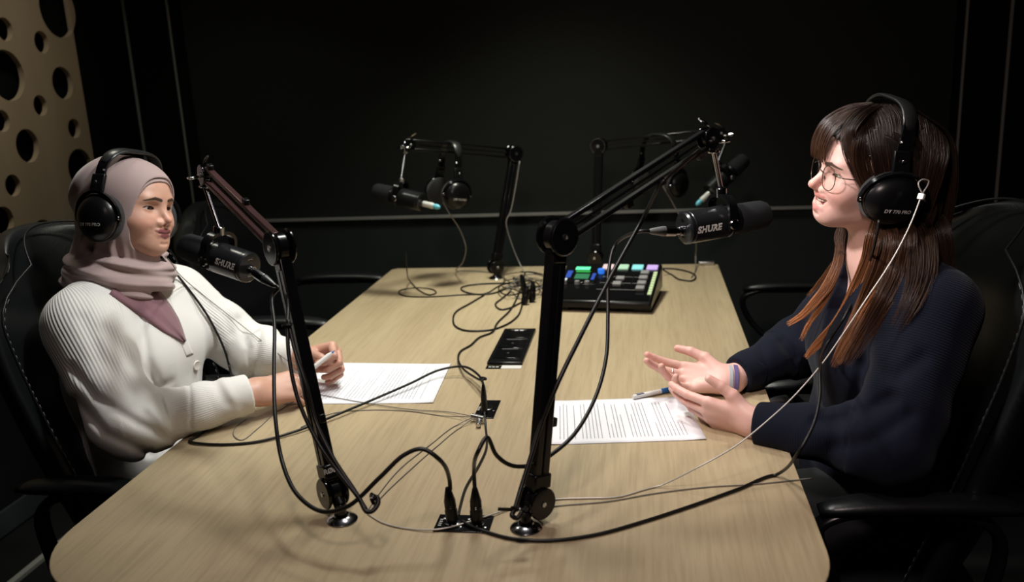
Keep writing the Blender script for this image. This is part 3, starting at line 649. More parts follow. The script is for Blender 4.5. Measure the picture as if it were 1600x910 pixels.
def polygonise(f, lo, hi, h, chunk=900):
    B = 8; s = B * h; lo = np.array(lo, np.float32); n = np.ceil((np.array(hi) - lo) / s).astype(int)
    I = np.stack(np.meshgrid(*[np.arange(k) for k in n], indexing='ij'), -1).reshape(-1, 3)
    d = np.concatenate([f((lo + (I[k:k + 200000] + .5) * s).astype(np.float32)) for k in range(0, len(I), 200000)])
    I = I[np.abs(d) < s * 1.25]
    g = np.arange(B + 1); G = np.stack(np.meshgrid(g, g, g, indexing='ij'), -1).reshape(-1, 3)
    NY = int(n[1] * B + 2); NZ = int(n[2] * B + 2); N1 = B + 1
    keys = []; pos = []; edges = []
    cor = np.array([(i, j, k) for i in (0, 1) for j in (0, 1) for k in (0, 1)])
    eds = [(a, b) for a in range(8) for b in range(a + 1, 8) if np.abs(cor[a] - cor[b]).sum() == 1]
    for c0 in range(0, len(I), chunk):
        J = I[c0:c0 + chunk]; P = lo + ((J[:, None, :] * B + G[None]) * h); m = len(J)
        D = f(P.reshape(-1, 3).astype(np.float32)).reshape(m, N1, N1, N1)
        C = np.stack([D[:, i:i + B, j:j + B, k:k + B] for i, j, k in cor], -1); ins = C < 0
        act = ins.any(-1) & ~ins.all(-1); b, x, y, z = np.nonzero(act)
        if len(b) == 0: continue
        Cv = C[act]; gi = J[b] * B + np.stack([x, y, z], 1); acc = np.zeros((len(b), 3)); cnt = np.zeros(len(b))
        for a_, b_ in eds:
            va = Cv[:, a_]; vb = Cv[:, b_]; cr = (va < 0) != (vb < 0); t = np.where(cr, va / np.where(cr, va - vb, 1), 0)
            acc += np.where(cr[:, None], cor[a_] + t[:, None] * (cor[b_] - cor[a_]), 0); cnt += cr
        pos.append(lo + (gi + acc / cnt[:, None]) * h); keys.append((gi[:, 0].astype(np.int64) * NY + gi[:, 1]) * NZ + gi[:, 2])
        for ax, cb in ((0, 4), (1, 2), (2, 1)):
            s0 = Cv[:, 0] < 0; s1 = Cv[:, cb] < 0; cr = s0 != s1; e = gi[cr]; edges.append(np.concatenate([e, np.full((len(e), 1), ax), s0[cr][:, None]], 1))
    keys = np.concatenate(keys); pos = np.concatenate(pos); o = np.argsort(keys); keys = keys[o]; pos = pos[o]; E_ = np.concatenate(edges)
    fs = []
    for ax in range(3):
        e = E_[E_[:, 3] == ax]; u = np.zeros(3, int); v = np.zeros(3, int); u[(ax + 1) % 3] = 1; v[(ax + 2) % 3] = 1
        q = [e[:, :3], e[:, :3] - u, e[:, :3] - u - v, e[:, :3] - v]; idx = []; ok = np.ones(len(e), bool)
        for c in q:
            kk = (c[:, 0].astype(np.int64) * NY + c[:, 1]) * NZ + c[:, 2]; i = np.clip(np.searchsorted(keys, kk), 0, len(keys) - 1); ok &= keys[i] == kk; idx.append(i)
        Q = np.stack(idx, 1); fl = e[:, 4] == 0; Q[fl] = Q[fl][:, ::-1]; fs.append(Q[ok])
    F_ = np.concatenate(fs)
    for it in range(2):     # pull the vertices onto the surface
        p = pos.astype(np.float32); e = h * .35; d0 = f(p); gr = np.stack([f(p + np.eye(3, dtype=np.float32)[k] * e) - d0 for k in range(3)], 1) / e
        st = d0[:, None] * gr / np.maximum((gr * gr).sum(1), .25)[:, None]; pos = pos - np.clip(st, -h * .7, h * .7)
    return pos, F_
def np_mesh(name, parts, mt, parent=None, origin=(0, 0, 0), attrs=None, smooth_=True):
    """parts: list of (verts, quads)"""
    off = 0; V = []; Q = []
    for v, q in parts: V.append(v); Q.append(q + off); off += len(v)
    V = np.concatenate(V) - np.array(origin); Q = np.concatenate(Q); me = bpy.data.meshes.new(name); k = Q.shape[1]
    me.vertices.add(len(V)); me.vertices.foreach_set('co', V.astype(np.float32).ravel())
    me.loops.add(Q.size); me.loops.foreach_set('vertex_index', Q.astype(np.int32).ravel())
    me.polygons.add(len(Q)); me.polygons.foreach_set('loop_start', np.arange(0, Q.size, k, dtype=np.int32)); me.polygons.foreach_set('loop_total', np.full(len(Q), k, np.int32))
    me.polygons.foreach_set('use_smooth', np.full(len(Q), smooth_)); me.update(calc_edges=True); me.validate()
    for n_, a in (attrs or {}).items():
        if a.ndim == 1: at = me.attributes.new(n_, 'FLOAT', 'POINT'); at.data.foreach_set('value', a.astype(np.float32))
        else:
            at = me.color_attributes.new(n_, 'FLOAT_COLOR', 'POINT'); at.data.foreach_set('color', np.concatenate([a, np.ones((len(a), 1))], 1).astype(np.float32).ravel())
    me.materials.append(mt if not isinstance(mt, str) else M[mt]); o = bpy.data.objects.new(name, me); COL.objects.link(o)
    if parent is not None: o.parent = parent; o.location = Vector(origin) - parent.location
    else: o.location = origin
    return o
# ------------------------------------------------------------ head (x forward, y left, z up; origin between the ears)
def head_sdf(q, st):
    s = np.stack([q[:, 0], np.abs(q[:, 1]), q[:, 2]], 1)
    d = ell(s, (-.008, 0, .044), (.096, .0735, .083))
    d = smin(d, ell(s, (.034, 0, .040), (.055, .060, .060)), .03)
    d = smin(d, ell(s, (.026, 0, -.014), (.060, .0615 + st['full'], .060)), .03)
    d = smin(d, rc(s, (.002, .044 + st['full'], -.046), (.066, .016, -.080 + st['chin']), .018, .0165), .030)
    d = smin(d, ell(s, (.062, 0, -.046), (.031, .037, .040)), .024)
    d = smin(d, sp(s, (.0745, 0, -.084 + st['chin']), .0155), .018)
    d = smin(d, rc(s, (.0, .0, -.065), (.056, 0, -.076 + st['chin']), .03, .017 + st['dbl']), .025)
    d = smin(d, sp(s, (.058 + st['apple'] * .6, .037, -.018 + st['apple']), .0245), .022)
    d = smin(d, ell(s, (.077, .021, .036), (.013, .022, .009)), .016)
    d = smax(d, -ell(s, (.0945, .031, .0155), (.0125, .0155, .0105)), .014)
    # nose
    n = rc(s, (.0805, 0, .026), (.1015 + st['nose'], 0, -.0080 + st['tip']), .0072, .0074)
    n = smin(n, sp(s, (.1045 + st['nose'], 0, -.0120 + st['tip']), .0076), .006)
    n = smin(n, sp(s, (.0935, .0115, -.0185), .0072), .007)
    n = smin(n, rc(s, (.098 + st['nose'] * .6, 0, -.018), (.088, 0, -.027), .0055, .004), .006)
    d = smin(d, n, .0095)
    d = smax(d, -sp(s, (.0985, .0062, -.0235), .0030), .003)
    # philtrum, chin fold, smile folds (shallow creases pressed into the surface)
    def crease(pts, w, amp):
        z = np.stack([s[:, 0] * 0, s[:, 1], s[:, 2]], 1); m = None
        for a, b in zip(pts[:-1], pts[1:]):
            t = rc(z, (0, a[0], a[1]), (0, b[0], b[1]), 0, 0); m = t if m is None else np.minimum(m, t)
        return amp * np.exp(-(m / w) ** 2) * np.clip((s[:, 0] - .04) / .02, 0, 1)
    d = d + crease([(0, -.029), (0, -.035)], .0026, .0006) + crease([(0, -.0675), (.010, -.0665)], .0042, .0022)
    d = d + crease([(.0165, -.016), (.0240, -.028), (.0325, -.042)], .0055, .0003 + st['smile'] * .07)
    d = d - crease([(.026, -.014), (.040, -.022)], .010, .0008 + st['smile'] * .16)
    d = d + crease([(st['lip_c'][1] + .0025, st['lip_c'][2] - .001), (st['lip_c'][1] + .0035, st['lip_c'][2] + .001)], .0034, .0007)
    # eyes: lids around the ball, almond opening
    ec = (.0700, .0310, .0155); u = s - A3(ec)
    d = smin(d, sp(s, ec, .0142), .005)
    g = lid_gap(u, st)
    d = smax(d, -np.maximum(g, sp(s, ec, .0175)), .0012)
    d = d + crease([(.017, .0225), (.030, .0262), (.043, .0205)], .0013, .0007)
    # lips
    a_u, m_u, c_ = st['lip_u'], st['lip_um'], st['lip_c']
    up = smin(rc(s, a_u, m_u, .0046, .0042), rc(s, m_u, c_, .0042, .0024), .004)
    lo = smin(rc(s, st['lip_l'], st['lip_lm'], .0056, .0048), rc(s, st['lip_lm'], c_, .0048, .0026), .004)
    if st['open'] > 0:
        gap = smin(rc(s, st['gap0'], st['gap1'], st['open'], st['open'] * .8), rc(s, st['gap1'], st['gap2'], st['open'] * .8, .0010), .002)
        d = smax(d, -gap, .003)
        d = smin(d, up, .0045); d = smin(d, lo, .0050); d = smax(d, -gap, .0015)
    else:
        d = smin(d, up, .0045); d = smin(d, lo, .0050)
        gap = smin(rc(s, st['gap0'], st['gap1'], .0007, .0007), rc(s, st['gap1'], st['gap2'], .0007, .0005), .001)
        d = smax(d, -gap, .0022)
    # neck
    d = smin(d, rc(s, (-.022, 0, -.045), (-.045, 0, -.150), .049, .052), .03)
    return d
def lid_gap(u, st):
    """negative inside the open eye slit; u relative to the eyeball centre, |y|"""
    y = u[:, 1] - .0005; w_ = np.clip(1 - (y / .0145) ** 2, -1, 1)
    top = st['lid_t'] * w_; bot = -st['lid_b'] * w_ + .0006
    cz = (u[:, 2] - y * .10)
    g = np.maximum(cz - top, bot - cz); return np.maximum(g, .002 - u[:, 0] * .5)
def head_colors(q, st):
    s = np.stack([q[:, 0], np.abs(q[:, 1]), q[:, 2]], 1); n = len(q)
    base = np.tile(np.array(st['skin']), (n, 1)); rng = np.sin(q[:, 0] * 310 + 2) * np.sin(q[:, 1] * 270) * np.sin(q[:, 2] * 290 + 1)
    base *= (1 + .03 * rng)[:, None]
    def mixc(m, c): m = np.clip(m, 0, 1)[:, None]; base[:] = base * (1 - m) + np.array(c) * m
    mixc(.55 * np.exp(-(((s - [.066, .042, -.020]) / [.03, .020, .018]) ** 2).sum(1)), st['blush'])
    mixc(.35 * np.exp(-(((s - [.110, 0, -.012]) / [.014, .014, .014]) ** 2).sum(1)), st['blush'])
    up = np.minimum(rc(s, st['lip_u'], st['lip_um'], .0046, .0040), rc(s, st['lip_um'], st['lip_c'], .0040, .0016))
    lo = np.minimum(rc(s, st['lip_l'], st['lip_lm'], .0054, .0046), rc(s, st['lip_lm'], st['lip_c'], .0046, .0018))
    mixc(np.clip((.0028 - np.minimum(up, lo)) / .0014, 0, 1) * (s[:, 0] > .05), st['lip'])
    if st['open'] <= 0:
        gap = np.minimum(rc(s, st['gap0'], st['gap1'], .0004, .0004), rc(s, st['gap1'], st['gap2'], .0004, .0004)); mixc(np.clip((.0014 - gap) / .0010, 0, 1) * .7, (.10, .02, .02))
    else:
        gap = np.minimum(rc(s, st['gap0'], st['gap1'], st['open'], st['open'] * .8), rc(s, st['gap1'], st['gap2'], st['open'] * .8, .0012)); mixc(np.clip((-.0006 - gap) / .0008, 0, 1) + (gap < .0006) * (s[:, 0] < .089), (.16, .03, .03))
    # eyebrows
    b = rc(s, (.0905, .0125, .0330 + st['brow']), (.0880, .0300, .0395 + st['brow']), .0030, .0030); b = np.minimum(b, rc(s, (.0880, .0300, .0395 + st['brow']), (.0755, .0480, .0335 + st['brow']), .0028, .0010))
    bz = np.stack([s[:, 0] * 0, s[:, 1], s[:, 2]], 1)
    B = np.minimum(rc(bz, (0, .0115, .0330 + st['brow']), (0, .0280, .0372 + st['brow']), .0029, .0029), rc(bz, (0, .0280, .0372 + st['brow']), (0, .0475, .0322 + st['brow']), .0029, .0004))
    hair_ = np.ones(n)
    mixc(np.clip((.0012 + st['browt'] - B) / .0014, 0, 1) * (s[:, 0] > .055) * (.80 + .15 * hair_), st['browc'])
    # lash line and soft lid tint
    u = s - A3((.0700, .0310, .0155)); g = lid_gap(u, st); near = (sp(s, (.0700, .0310, .0155), .0178) < 0)
    mixc(np.clip((.0017 - g) / .0008, 0, 1) * near * (u[:, 2] > .0002), (.015, .010, .010))
    mixc(np.clip((.0009 - g) / .0007, 0, 1) * near * .55 * (u[:, 2] <= .0002), (.03, .015, .012))
    mixc(.30 * np.clip((.006 - g) / .006, 0, 1) * near, st['lidc'])
    return base
# ------------------------------------------------------------ hands (x to the fingertips, y to the thumb, z out of the back)
FL = [(.0445, .0260, .0200), (.0480, .0290, .0210), (.0445, .0275, .0210), (.0345, .0205, .0190)]
def hand_bones(pose):
    """pose: curl = four triples of degrees, spread = four, thumb = (dirs)"""
    K = [(.088, .0260, .002), (.091, .0065, .004), (.086, -.0125, .002), (.078, -.0300, -.003)]
    bones = []; ctr = []
    for i in range(4):
        k = np.array(K[i]); sp_ = math.radians(pose['spread'][i]); a = 0; p = k.copy(); pts = [p.copy()]; rr = [.0094, .0083, .0076, .0066] if i < 3 else [.0082, .0072, .0066, .0058]
        for j in range(3):
            a += math.radians(pose['curl'][i][j]); dr = np.array([math.cos(a) * math.cos(sp_), math.cos(a) * math.sin(sp_), -math.sin(a)])
            if a > 1.2: dr[1] = math.sin(sp_) * .3
            p = p + dr * (FL[i][j] - (.004 if j == 2 else 0)); pts.append(p.copy())
        bones.append((pts, rr))
    th = [np.array(v, float) for v in pose['thumb']]
    return K, bones, th
def hand_sdf(q, pose):
    K, bones, th = hand_bones(pose)
    d = rc(q, (-.012, 0, -.002), (.005, .002, -.001), .0250, .0235)
    w_ = np.stack([q[:, 0], q[:, 1] * .82, q[:, 2] * 1.28], 1); d = rc(w_, (-.014, 0, 0), (.012, .001, 0), .0245, .0245)
    pal = None
    for i in range(4):
        m = rc(q, (.008, (.0165, .0055, -.006, -.0175)[i], -.002), K[i], .0145, .0112 - (.0012 if i == 3 else 0)); pal = m if pal is None else smin(pal, m, .012)
    pal = smin(pal, ell(q, (.035, -.022, -.010), (.030, .011, .012)), .010)   # heel of the little finger
    d = smin(d, pal, .014)
    t = rc(q, th[0], th[1], .0165, .0130); t = smin(t, rc(q, th[1], th[2], .0118, .0100), .004); t = smin(t, rc(q, th[2], th[3], .0098, .0080), .003)
    d = smin(d, t, .010)
    for pts, rr in bones:
        f_ = rc(q, pts[0], pts[1], rr[0], rr[1]); f_ = smin(f_, rc(q, pts[1], pts[2], rr[1] * 1.02, rr[2]), .002); f_ = smin(f_, rc(q, pts[2], pts[3], rr[2] * 1.02, rr[3]), .002)
        d = smin(d, f_, .0035)
    return d
def hand_nails(pose, O, R, mir):
    K, bones, th = hand_bones(pose); out = []
    for pts, rr in bones + [([th[0], th[1], th[2], th[3]], [0, 0, .0098, .0080])]:
        a, b = pts[2], pts[3]; d = (b - a) / np.linalg.norm(b - a); side = np.array([0, 1, 0]); n = np.cross(d, side)
        n = -n if n[2] < 0 and abs(d[2]) < .7 else n
        out.append((b + d * .001, d, n, rr[3]))
    return out
def hand_frame(O, fwd, back, right):
    """right hand: thumb side is y when looking along fingers with the back up -> left; mirrored for the right hand"""
    F = np.array(fwd, float); F /= np.linalg.norm(F); B = np.array(back, float); B -= F * (B @ F); B /= np.linalg.norm(B); Y = np.cross(B, F)
    # back up, fingers away from the viewer: for a right hand the thumb is on the left (=Y); for a left hand on the right
    if not right: Y = -Y
    return np.array(O, np.float32), np.stack([F, Y, B], 1).astype(np.float32)
def skin_mat(name, gl=.45):
    m = mat(name, (.6, .4, .3), gl, sss=.18, spec=.45); N = m.node_tree.nodes; L = m.node_tree.links; b = N['Principled BSDF']
    a = N.new('ShaderNodeVertexColor'); a.layer_name = 'Col'; L.new(a.outputs[0], b.inputs['Base Color'])
    tc = N.new('ShaderNodeTexCoord'); nz = N.new('ShaderNodeTexNoise'); nz.inputs['Scale'].default_value = 420; bu = N.new('ShaderNodeBump'); bu.inputs['Strength'].default_value = .12; bu.inputs['Distance'].default_value = .0006
    L.new(tc.outputs['Object'], nz.inputs['Vector']); L.new(nz.outputs[0], bu.inputs['Height']); L.new(bu.outputs[0], b.inputs['Normal']); return m
M['eye_white'] = mat('eye white', (.42, .39, .37), .15, coat=.6)
M['iris'] = mat('dark brown iris', (.018, .009, .006), .12, coat=.8)
M['iris_green'] = mat('hazel iris', (.09, .075, .04), .12, coat=.8)
M['teeth'] = mat('tooth enamel', (.86, .82, .75), .22, coat=.3)
def add_eyes(body, O, R, gaze, iris='iris'):
    for sgn in (1, -1):
        c = np.array([.0700, .0310 * sgn, .0155]); cw = Vector(np.array(O) + R @ c); g = Vector(gaze).normalized()
        e = MB().sph(cw, .0127, 28).build('eye', 'eye_white', body, ang=180, origin=cw)
        mb = MB(); mb.lathe([(.0068, .01070), (.0064, .01175), (.0034, .01270), (0, .0130)], cw, g, 24); mb.build('iris', iris, e, ang=180, origin=cw)
def base_face(**k):
    st = dict(browt=0.0, nose=0.0, full=0.0, chin=0.0, dbl=0.0, apple=0.0, smile=0.0, tip=0.0, brow=0.0, lid_t=.0048, lid_b=.0040,
              lip_u=(.0965, 0, -.0425), lip_um=(.0915, .0140, -.0410), lip_c=(.0800, .0265, -.0440), lip_l=(.0940, 0, -.0530), lip_lm=(.0890, .0140, -.0515),
              gap0=(.1000, 0, -.0475), gap1=(.0950, .0140, -.0460), gap2=(.0815, .0265, -.0440), open=0.0,
              skin=(.60, .37, .26), blush=(.62, .26, .19), lip=(.42, .13, .12), browc=(.03, .018, .012), lidc=(.35, .17, .12))
    st.update(k); return st
FACE_L = base_face(browt=.0003, full=.003, chin=.010, dbl=.004, apple=.001, smile=.004, lip_u=(.0955, 0, -.0385), lip_um=(.0910, .0160, -.0370), lip_c=(.0770, .0335, -.0318), lip_l=(.0930, 0, -.0485), lip_lm=(.0885, .0155, -.0470), gap0=(.1000, 0, -.0435), gap1=(.0945, .0160, -.0416), gap2=(.0795, .0330, -.0315), lid_t=.0050, lid_b=.0042, brow=.0006,
                   skin=(.55, .305, .225), lip=(.19, .055, .06), browc=(.022, .012, .009))
FACE_R = base_face(browt=.0005, nose=.005, full=.003, chin=.016, dbl=.004, apple=.004, smile=.010, tip=.0015, lid_t=.0044, lid_b=.0028, open=.0066,
                   lip_u=(.0970, 0, -.0305), lip_um=(.0910, .0170, -.0288), lip_c=(.0725, .0365, -.0260), lip_l=(.0945, 0, -.0570), lip_lm=(.0880, .0180, -.0520),
                   gap0=(.0965, 0, -.0430), gap1=(.0910, .0170, -.0400), gap2=(.0775, .0330, -.0295),
                   skin=(.74, .455, .395), blush=(.76, .28, .23), lip=(.58, .24, .22), browc=(.045, .025, .018), lidc=(.40, .20, .16))
def add_teeth(body, O, R, st):
    g = lambda v: Vector(np.array(O) + R @ np.array(v))
    mb = MB()
    for i in range(-4, 5):
        a = i * .215; wt = (.0076, .0066, .0062, .0058, .0058)[abs(i)]; x = .0905 - .031 * (1 - math.cos(a)); y = .0300 * math.sin(a)
        h = (.0092, .0084, .0086, .0074, .0068)[abs(i)]; Rt = Matrix(R.tolist()) @ Matrix.Rotation(a * 1.02, 3, 'Z')
        mb.sph(g((x, y, -.0385 + abs(i) * .0008)), (.0032, wt * .56, h * .56), 14, Rt)
    mb.build('teeth', 'teeth', body, ang=180)
# ============================================================ people
from mathutils.bvhtree import BVHTree
def bvh(parts): return BVHTree.FromPolygons([tuple(v) for v in parts[0]], [tuple(int(k) for k in q) for q in parts[1]])
def surf(px, py, trees, off=0.0, default=1.6):
    r = ray(px, py).normalized(); best = None
    for t in trees:
        h = t.ray_cast(CO, r)
        if h[0] is not None and (best is None or h[3] < best[3]): best = h
    if best is None: return W(px, py, default)
    return best[0] - r * off
def build_body(f, lo, hi, boxes, hf=.0017, hc=.006):
    parts = [polygonise(f, b0, b1, .0013 if k == 0 else hf) for k, (b0, b1) in enumerate(boxes)]
    v, q = polygonise(f, lo, hi, hc); drop = np.zeros(len(v), bool)
    for b0, b1 in boxes: drop |= ((v > np.array(b0) + hc * 1.5) & (v < np.array(b1) - hc * 1.5)).all(1)
    q = q[~drop[q].any(1)]; used = np.zeros(len(v), bool); used[q.ravel()] = True; mp = np.cumsum(used) - 1
    parts.append((v[used], mp[q])); return parts
def arm_coords(p, a, b):
    a = A3(a); b = A3(b); L = np.linalg.norm(b - a); d = (b - a) / L; q = p - a; h = q @ d; r = q - h[:, None] * d
    u = np.cross(d, np.array([0, 0, 1.], np.float32)); u /= np.linalg.norm(u); v = np.cross(d, u); return h / L, np.arctan2(r @ v, r @ u), h
def knit(name, col, col2, spacing, strength=.8, dist=.002, sheen=.25, rough=.9):
    m = mat(name, col, rough, sheen=sheen, spec=.15); N = m.node_tree.nodes; L = m.node_tree.links; b = N['Principled BSDF']
    at = N.new('ShaderNodeAttribute'); at.attribute_name = 'rib'; aw = N.new('ShaderNodeAttribute'); aw.attribute_name = 'ribw'; wm = N.new('ShaderNodeMath'); wm.operation = 'MULTIPLY'; mu = N.new('ShaderNodeMath'); mu.operation = 'MULTIPLY'; mu.inputs[1].default_value = 2 * PI / spacing
    sn = N.new('ShaderNodeMath'); sn.operation = 'SINE'; L.new(at.outputs['Fac'], mu.inputs[0]); L.new(mu.outputs[0], sn.inputs[0])
    tc = N.new('ShaderNodeTexCoord'); nz = N.new('ShaderNodeTexNoise'); nz.inputs['Scale'].default_value = 500; nz.inputs['Detail'].default_value = 2; L.new(tc.outputs['Object'], nz.inputs['Vector'])
    ad = N.new('ShaderNodeMath'); ad.operation = 'MULTIPLY_ADD'; ad.inputs[1].default_value = .5; L.new(nz.outputs[0], ad.inputs[0]); L.new(sn.outputs[0], wm.inputs[0]); L.new(aw.outputs['Fac'], wm.inputs[1]); L.new(wm.outputs[0], ad.inputs[2])
    bu = N.new('ShaderNodeBump'); bu.inputs['Strength'].default_value = strength; bu.inputs['Distance'].default_value = dist; L.new(ad.outputs[0], bu.inputs['Height']); L.new(bu.outputs[0], b.inputs['Normal'])
    if col2 is not None:
        mx = N.new('ShaderNodeMix'); mx.data_type = 'RGBA'; mx.inputs[6].default_value = (*col2, 1); mx.inputs[7].default_value = (*col, 1)
        mr = N.new('ShaderNodeMapRange'); mr.inputs['From Min'].default_value = -1; mr.inputs['From Max'].default_value = .4; L.new(wm.outputs[0], mr.inputs[0]); L.new(mr.outputs[0], mx.inputs[0]); L.new(mx.outputs[2], b.inputs['Base Color'])
    return m
M['skin'] = skin_mat('skin'); M['skin_r'] = skin_mat('fair skin')
M['cardigan'] = knit('white ribbed knit', (.70, .68, .655), None, .0062, .42, .0014)
M['sweater'] = knit('navy knit', (.0045, .0062, .0150), (.0038, .0054, .0135), .0045, .45, .0010, sheen=.04)
M['hijab'] = mat('dusty pink chiffon', (.36, .262, .255), .75, sheen=.3, noise=(900, None, .3), spec=.2)
M['hijab_dark'] = mat('mauve scarf', (.21, .105, .125), .75, sheen=.3, noise=(900, None, .3), spec=.2)
M['trousers'] = mat('black trousers', (.010, .010, .012), .9)
M['button'] = mat('ivory button', (.66, .62, .56), .35)
# ---------------------------------------------------------------- person in white
OL = np.array([-.762, 1.715, 1.166]); FLd = np.array([math.cos(math.radians(-6)), math.sin(math.radians(-6)), -.02]); RL0 = frame(FLd, (-.03, .19, 1)); SZL = .91
RL = RL0 * np.array([1, 1, 1 / SZL], np.float32); RLf = RL0 * np.array([1, 1, SZL], np.float32)   # head-local lookup / forward matrices
Ls = dict(shR=(-.80, 1.565, .970), shL=(-.765, 1.875, .945), elR=(-.665, 1.480, .785), elL=(-.610, 1.905, .795), wrR=(-.484, 1.634, .795), wrL=(-.450, 1.842, .800), nb=(-.800, 1.712, 1.035))
hLR = hand_frame(W(398, 613, 1.835), W(468, 600, 1.90) - W(398, 613, 1.835), (-.15, -.75, .65), True)
hLL = hand_frame(W(474, 562, 2.035), W(540, 553, 2.0) - W(474, 562, 2.035), (-.1, .92, .38), False)
Ls['wrR'] = tuple(hLR[0]); Ls['wrL'] = tuple(hLL[0])
pose_fist = dict(curl=[(62, 78, 35), (64, 80, 40), (62, 76, 40), (60, 70, 35)], spread=[3, 1, -2, -5], thumb=[(.018, .014, -.010), (.050, .034, -.026), (.076, .030, -.040), (.098, .018, -.046)])
pose_rest = dict(curl=[(35, 55, 30), (40, 60, 30), (42, 60, 35), (45, 60, 35)], spread=[4, 1, -2, -6], thumb=[(.018, .014, -.010), (.050, .034, -.018), (.082, .034, -.026), (.108, .024, -.030)])
def torso(p, c, sx, k=0.0):
    """seated torso; c = chest centre on the floor plan, sx = facing sign"""
    x, y = c
    d = ell(p, (x, y, .82), (.112 + k, .172 + k, .19 + k)); d = smin(d, ell(p, (x + .01 * sx, y, .63), (.118 + k, .160 + k, .15 + k)), .08)
    for s in (-1, 1): d = smin(d, ell(p, (x + .062 * sx, y + s * .073, .865), (.060 + k, .070 + k, .066 + k)), .06)
    return smin(d, ell(p, (x, y, .945), (.085 + k, .160 + k, .075 + k)), .06)
def legs(p, x, y, sx):
    d = None
    for s in (-1, 1):
        t = smin(rc(p, (x - .02 * sx, y + s * .09, .565), (x + .40 * sx, y + s * .10, .545), .085, .060), rc(p, (x + .40 * sx, y + s * .10, .545), (x + .42 * sx, y + s * .10, .10), .056, .036), .03)
        t = smin(t, rc(p, (x + .41 * sx, y + s * .10, .050), (x + .55 * sx, y + s * .12, .035), .038, .030), .03); d = t if d is None else smin(d, t, .02)
    return d
def body_sdf(p, O, R, st, J, c, sx, hands, legx):
    d = torso(p, c, sx, -.012); d = smin(d, legs(p, legx, c[1], sx), .05)
    for s in 'RL':
        a, e, w_ = J['sh' + s], J['el' + s], J['wr' + s]
        d = smin(d, rc(p, J['nb'], a, .050, .050), .05)
        d = smin(d, rc(p, a, e, .046, .038), .03); d = smin(d, rc(p, e, w_, .038, .026), .02)
    d = smin(d, bounded(p, O + np.array([0, 0, -.02]), .20, lambda q: head_sdf(local(q, O, R), st)), .035)
    for (ho, hr), pose in hands: d = smin(d, bounded(p, ho + hr[:, 0] * .07, .16, lambda q, ho=ho, hr=hr, pose=pose: hand_sdf(local(q, ho, hr), pose)), .012)
    return d
def skin_colors(v, O, R, st, hands):
    v = v.astype(np.float32); q = local(v, O, R); col = np.tile(np.array(st['skin'], float), (len(v), 1)); m = (q[:, 2] > -.14) & (np.abs(q[:, 0]) < .14) & (np.abs(q[:, 1]) < .1) & (q[:, 2] < .15)
    if m.any(): col[m] = head_colors(q[m], st)
    for (ho, hr), pose in hands:
        q = local(v, ho, hr); m = (np.abs(q[:, 0] - .06) < .15) & (np.abs(q[:, 1]) < .12) & (np.abs(q[:, 2]) < .12)
        if not m.any(): continue
        qq = q[m]; cc = col[m]; K, bones, th = hand_bones(pose); red = np.array(st['skin']) * [1.02, .80, .76]
        for pts, rr in bones + [([th[1], th[1], th[2], th[3]], [0, 0, 0, .008])]:
            for jp in (pts[1], pts[2]):
                w_ = np.exp(-((qq - jp) ** 2).sum(1) / .011 ** 2)[:, None] * .55; cc = cc * (1 - w_) + red * w_
            w_ = np.exp(-((qq - pts[3]) ** 2).sum(1) / .012 ** 2)[:, None] * .8; cc = cc * (1 - w_) + red * w_
            a, b = pts[2], pts[3]; dr = (b - a) / np.linalg.norm(b - a); n = np.cross(dr, [0, 1, 0]); n = -n if n[2] < 0 and abs(dr[2]) < .95 else n
            ctr = b + dr * .001 + n * rr[3]; e = qq - ctr; al = e @ dr; si = e @ np.cross(dr, n); nn = e @ n
            nail = (np.abs(al) < .0058) & (np.abs(si) < .0046) & (np.abs(nn) < .004); cc[nail] = np.array([.72, .48, .42])
        col[m] = cc
    return col
hands_L = [(hLR, pose_rest), (hLL, pose_fist)]
fL = lambda p: body_sdf(p, OL, RL, FACE_L, Ls, (-.805, 1.715), 1, hands_L, -.80)
def hbox(h): c = h[0] + h[1][:, 0] * .07; return (c - .115, c + .115)
bx = [(OL + [-.04, -.12, -.135], OL + [.15, .12, .12]), hbox(hLR), hbox(hLL)]
parts = build_body(fL, (-1.05, 1.35, 0), (-.15, 2.08, 1.32), bx)
allv = np.concatenate([v for v, q in parts])
PL_ = np_mesh('person', parts, 'skin', origin=(-.80, 1.715, 0), attrs={'Col': skin_colors(allv, OL, RL, FACE_L, hands_L)})
tag(PL_, 'person in a dusty pink headscarf and white cardigan seated at the left with a pen', 'person')
add_eyes(PL_, OL, RLf, (1, -.10, -.13))
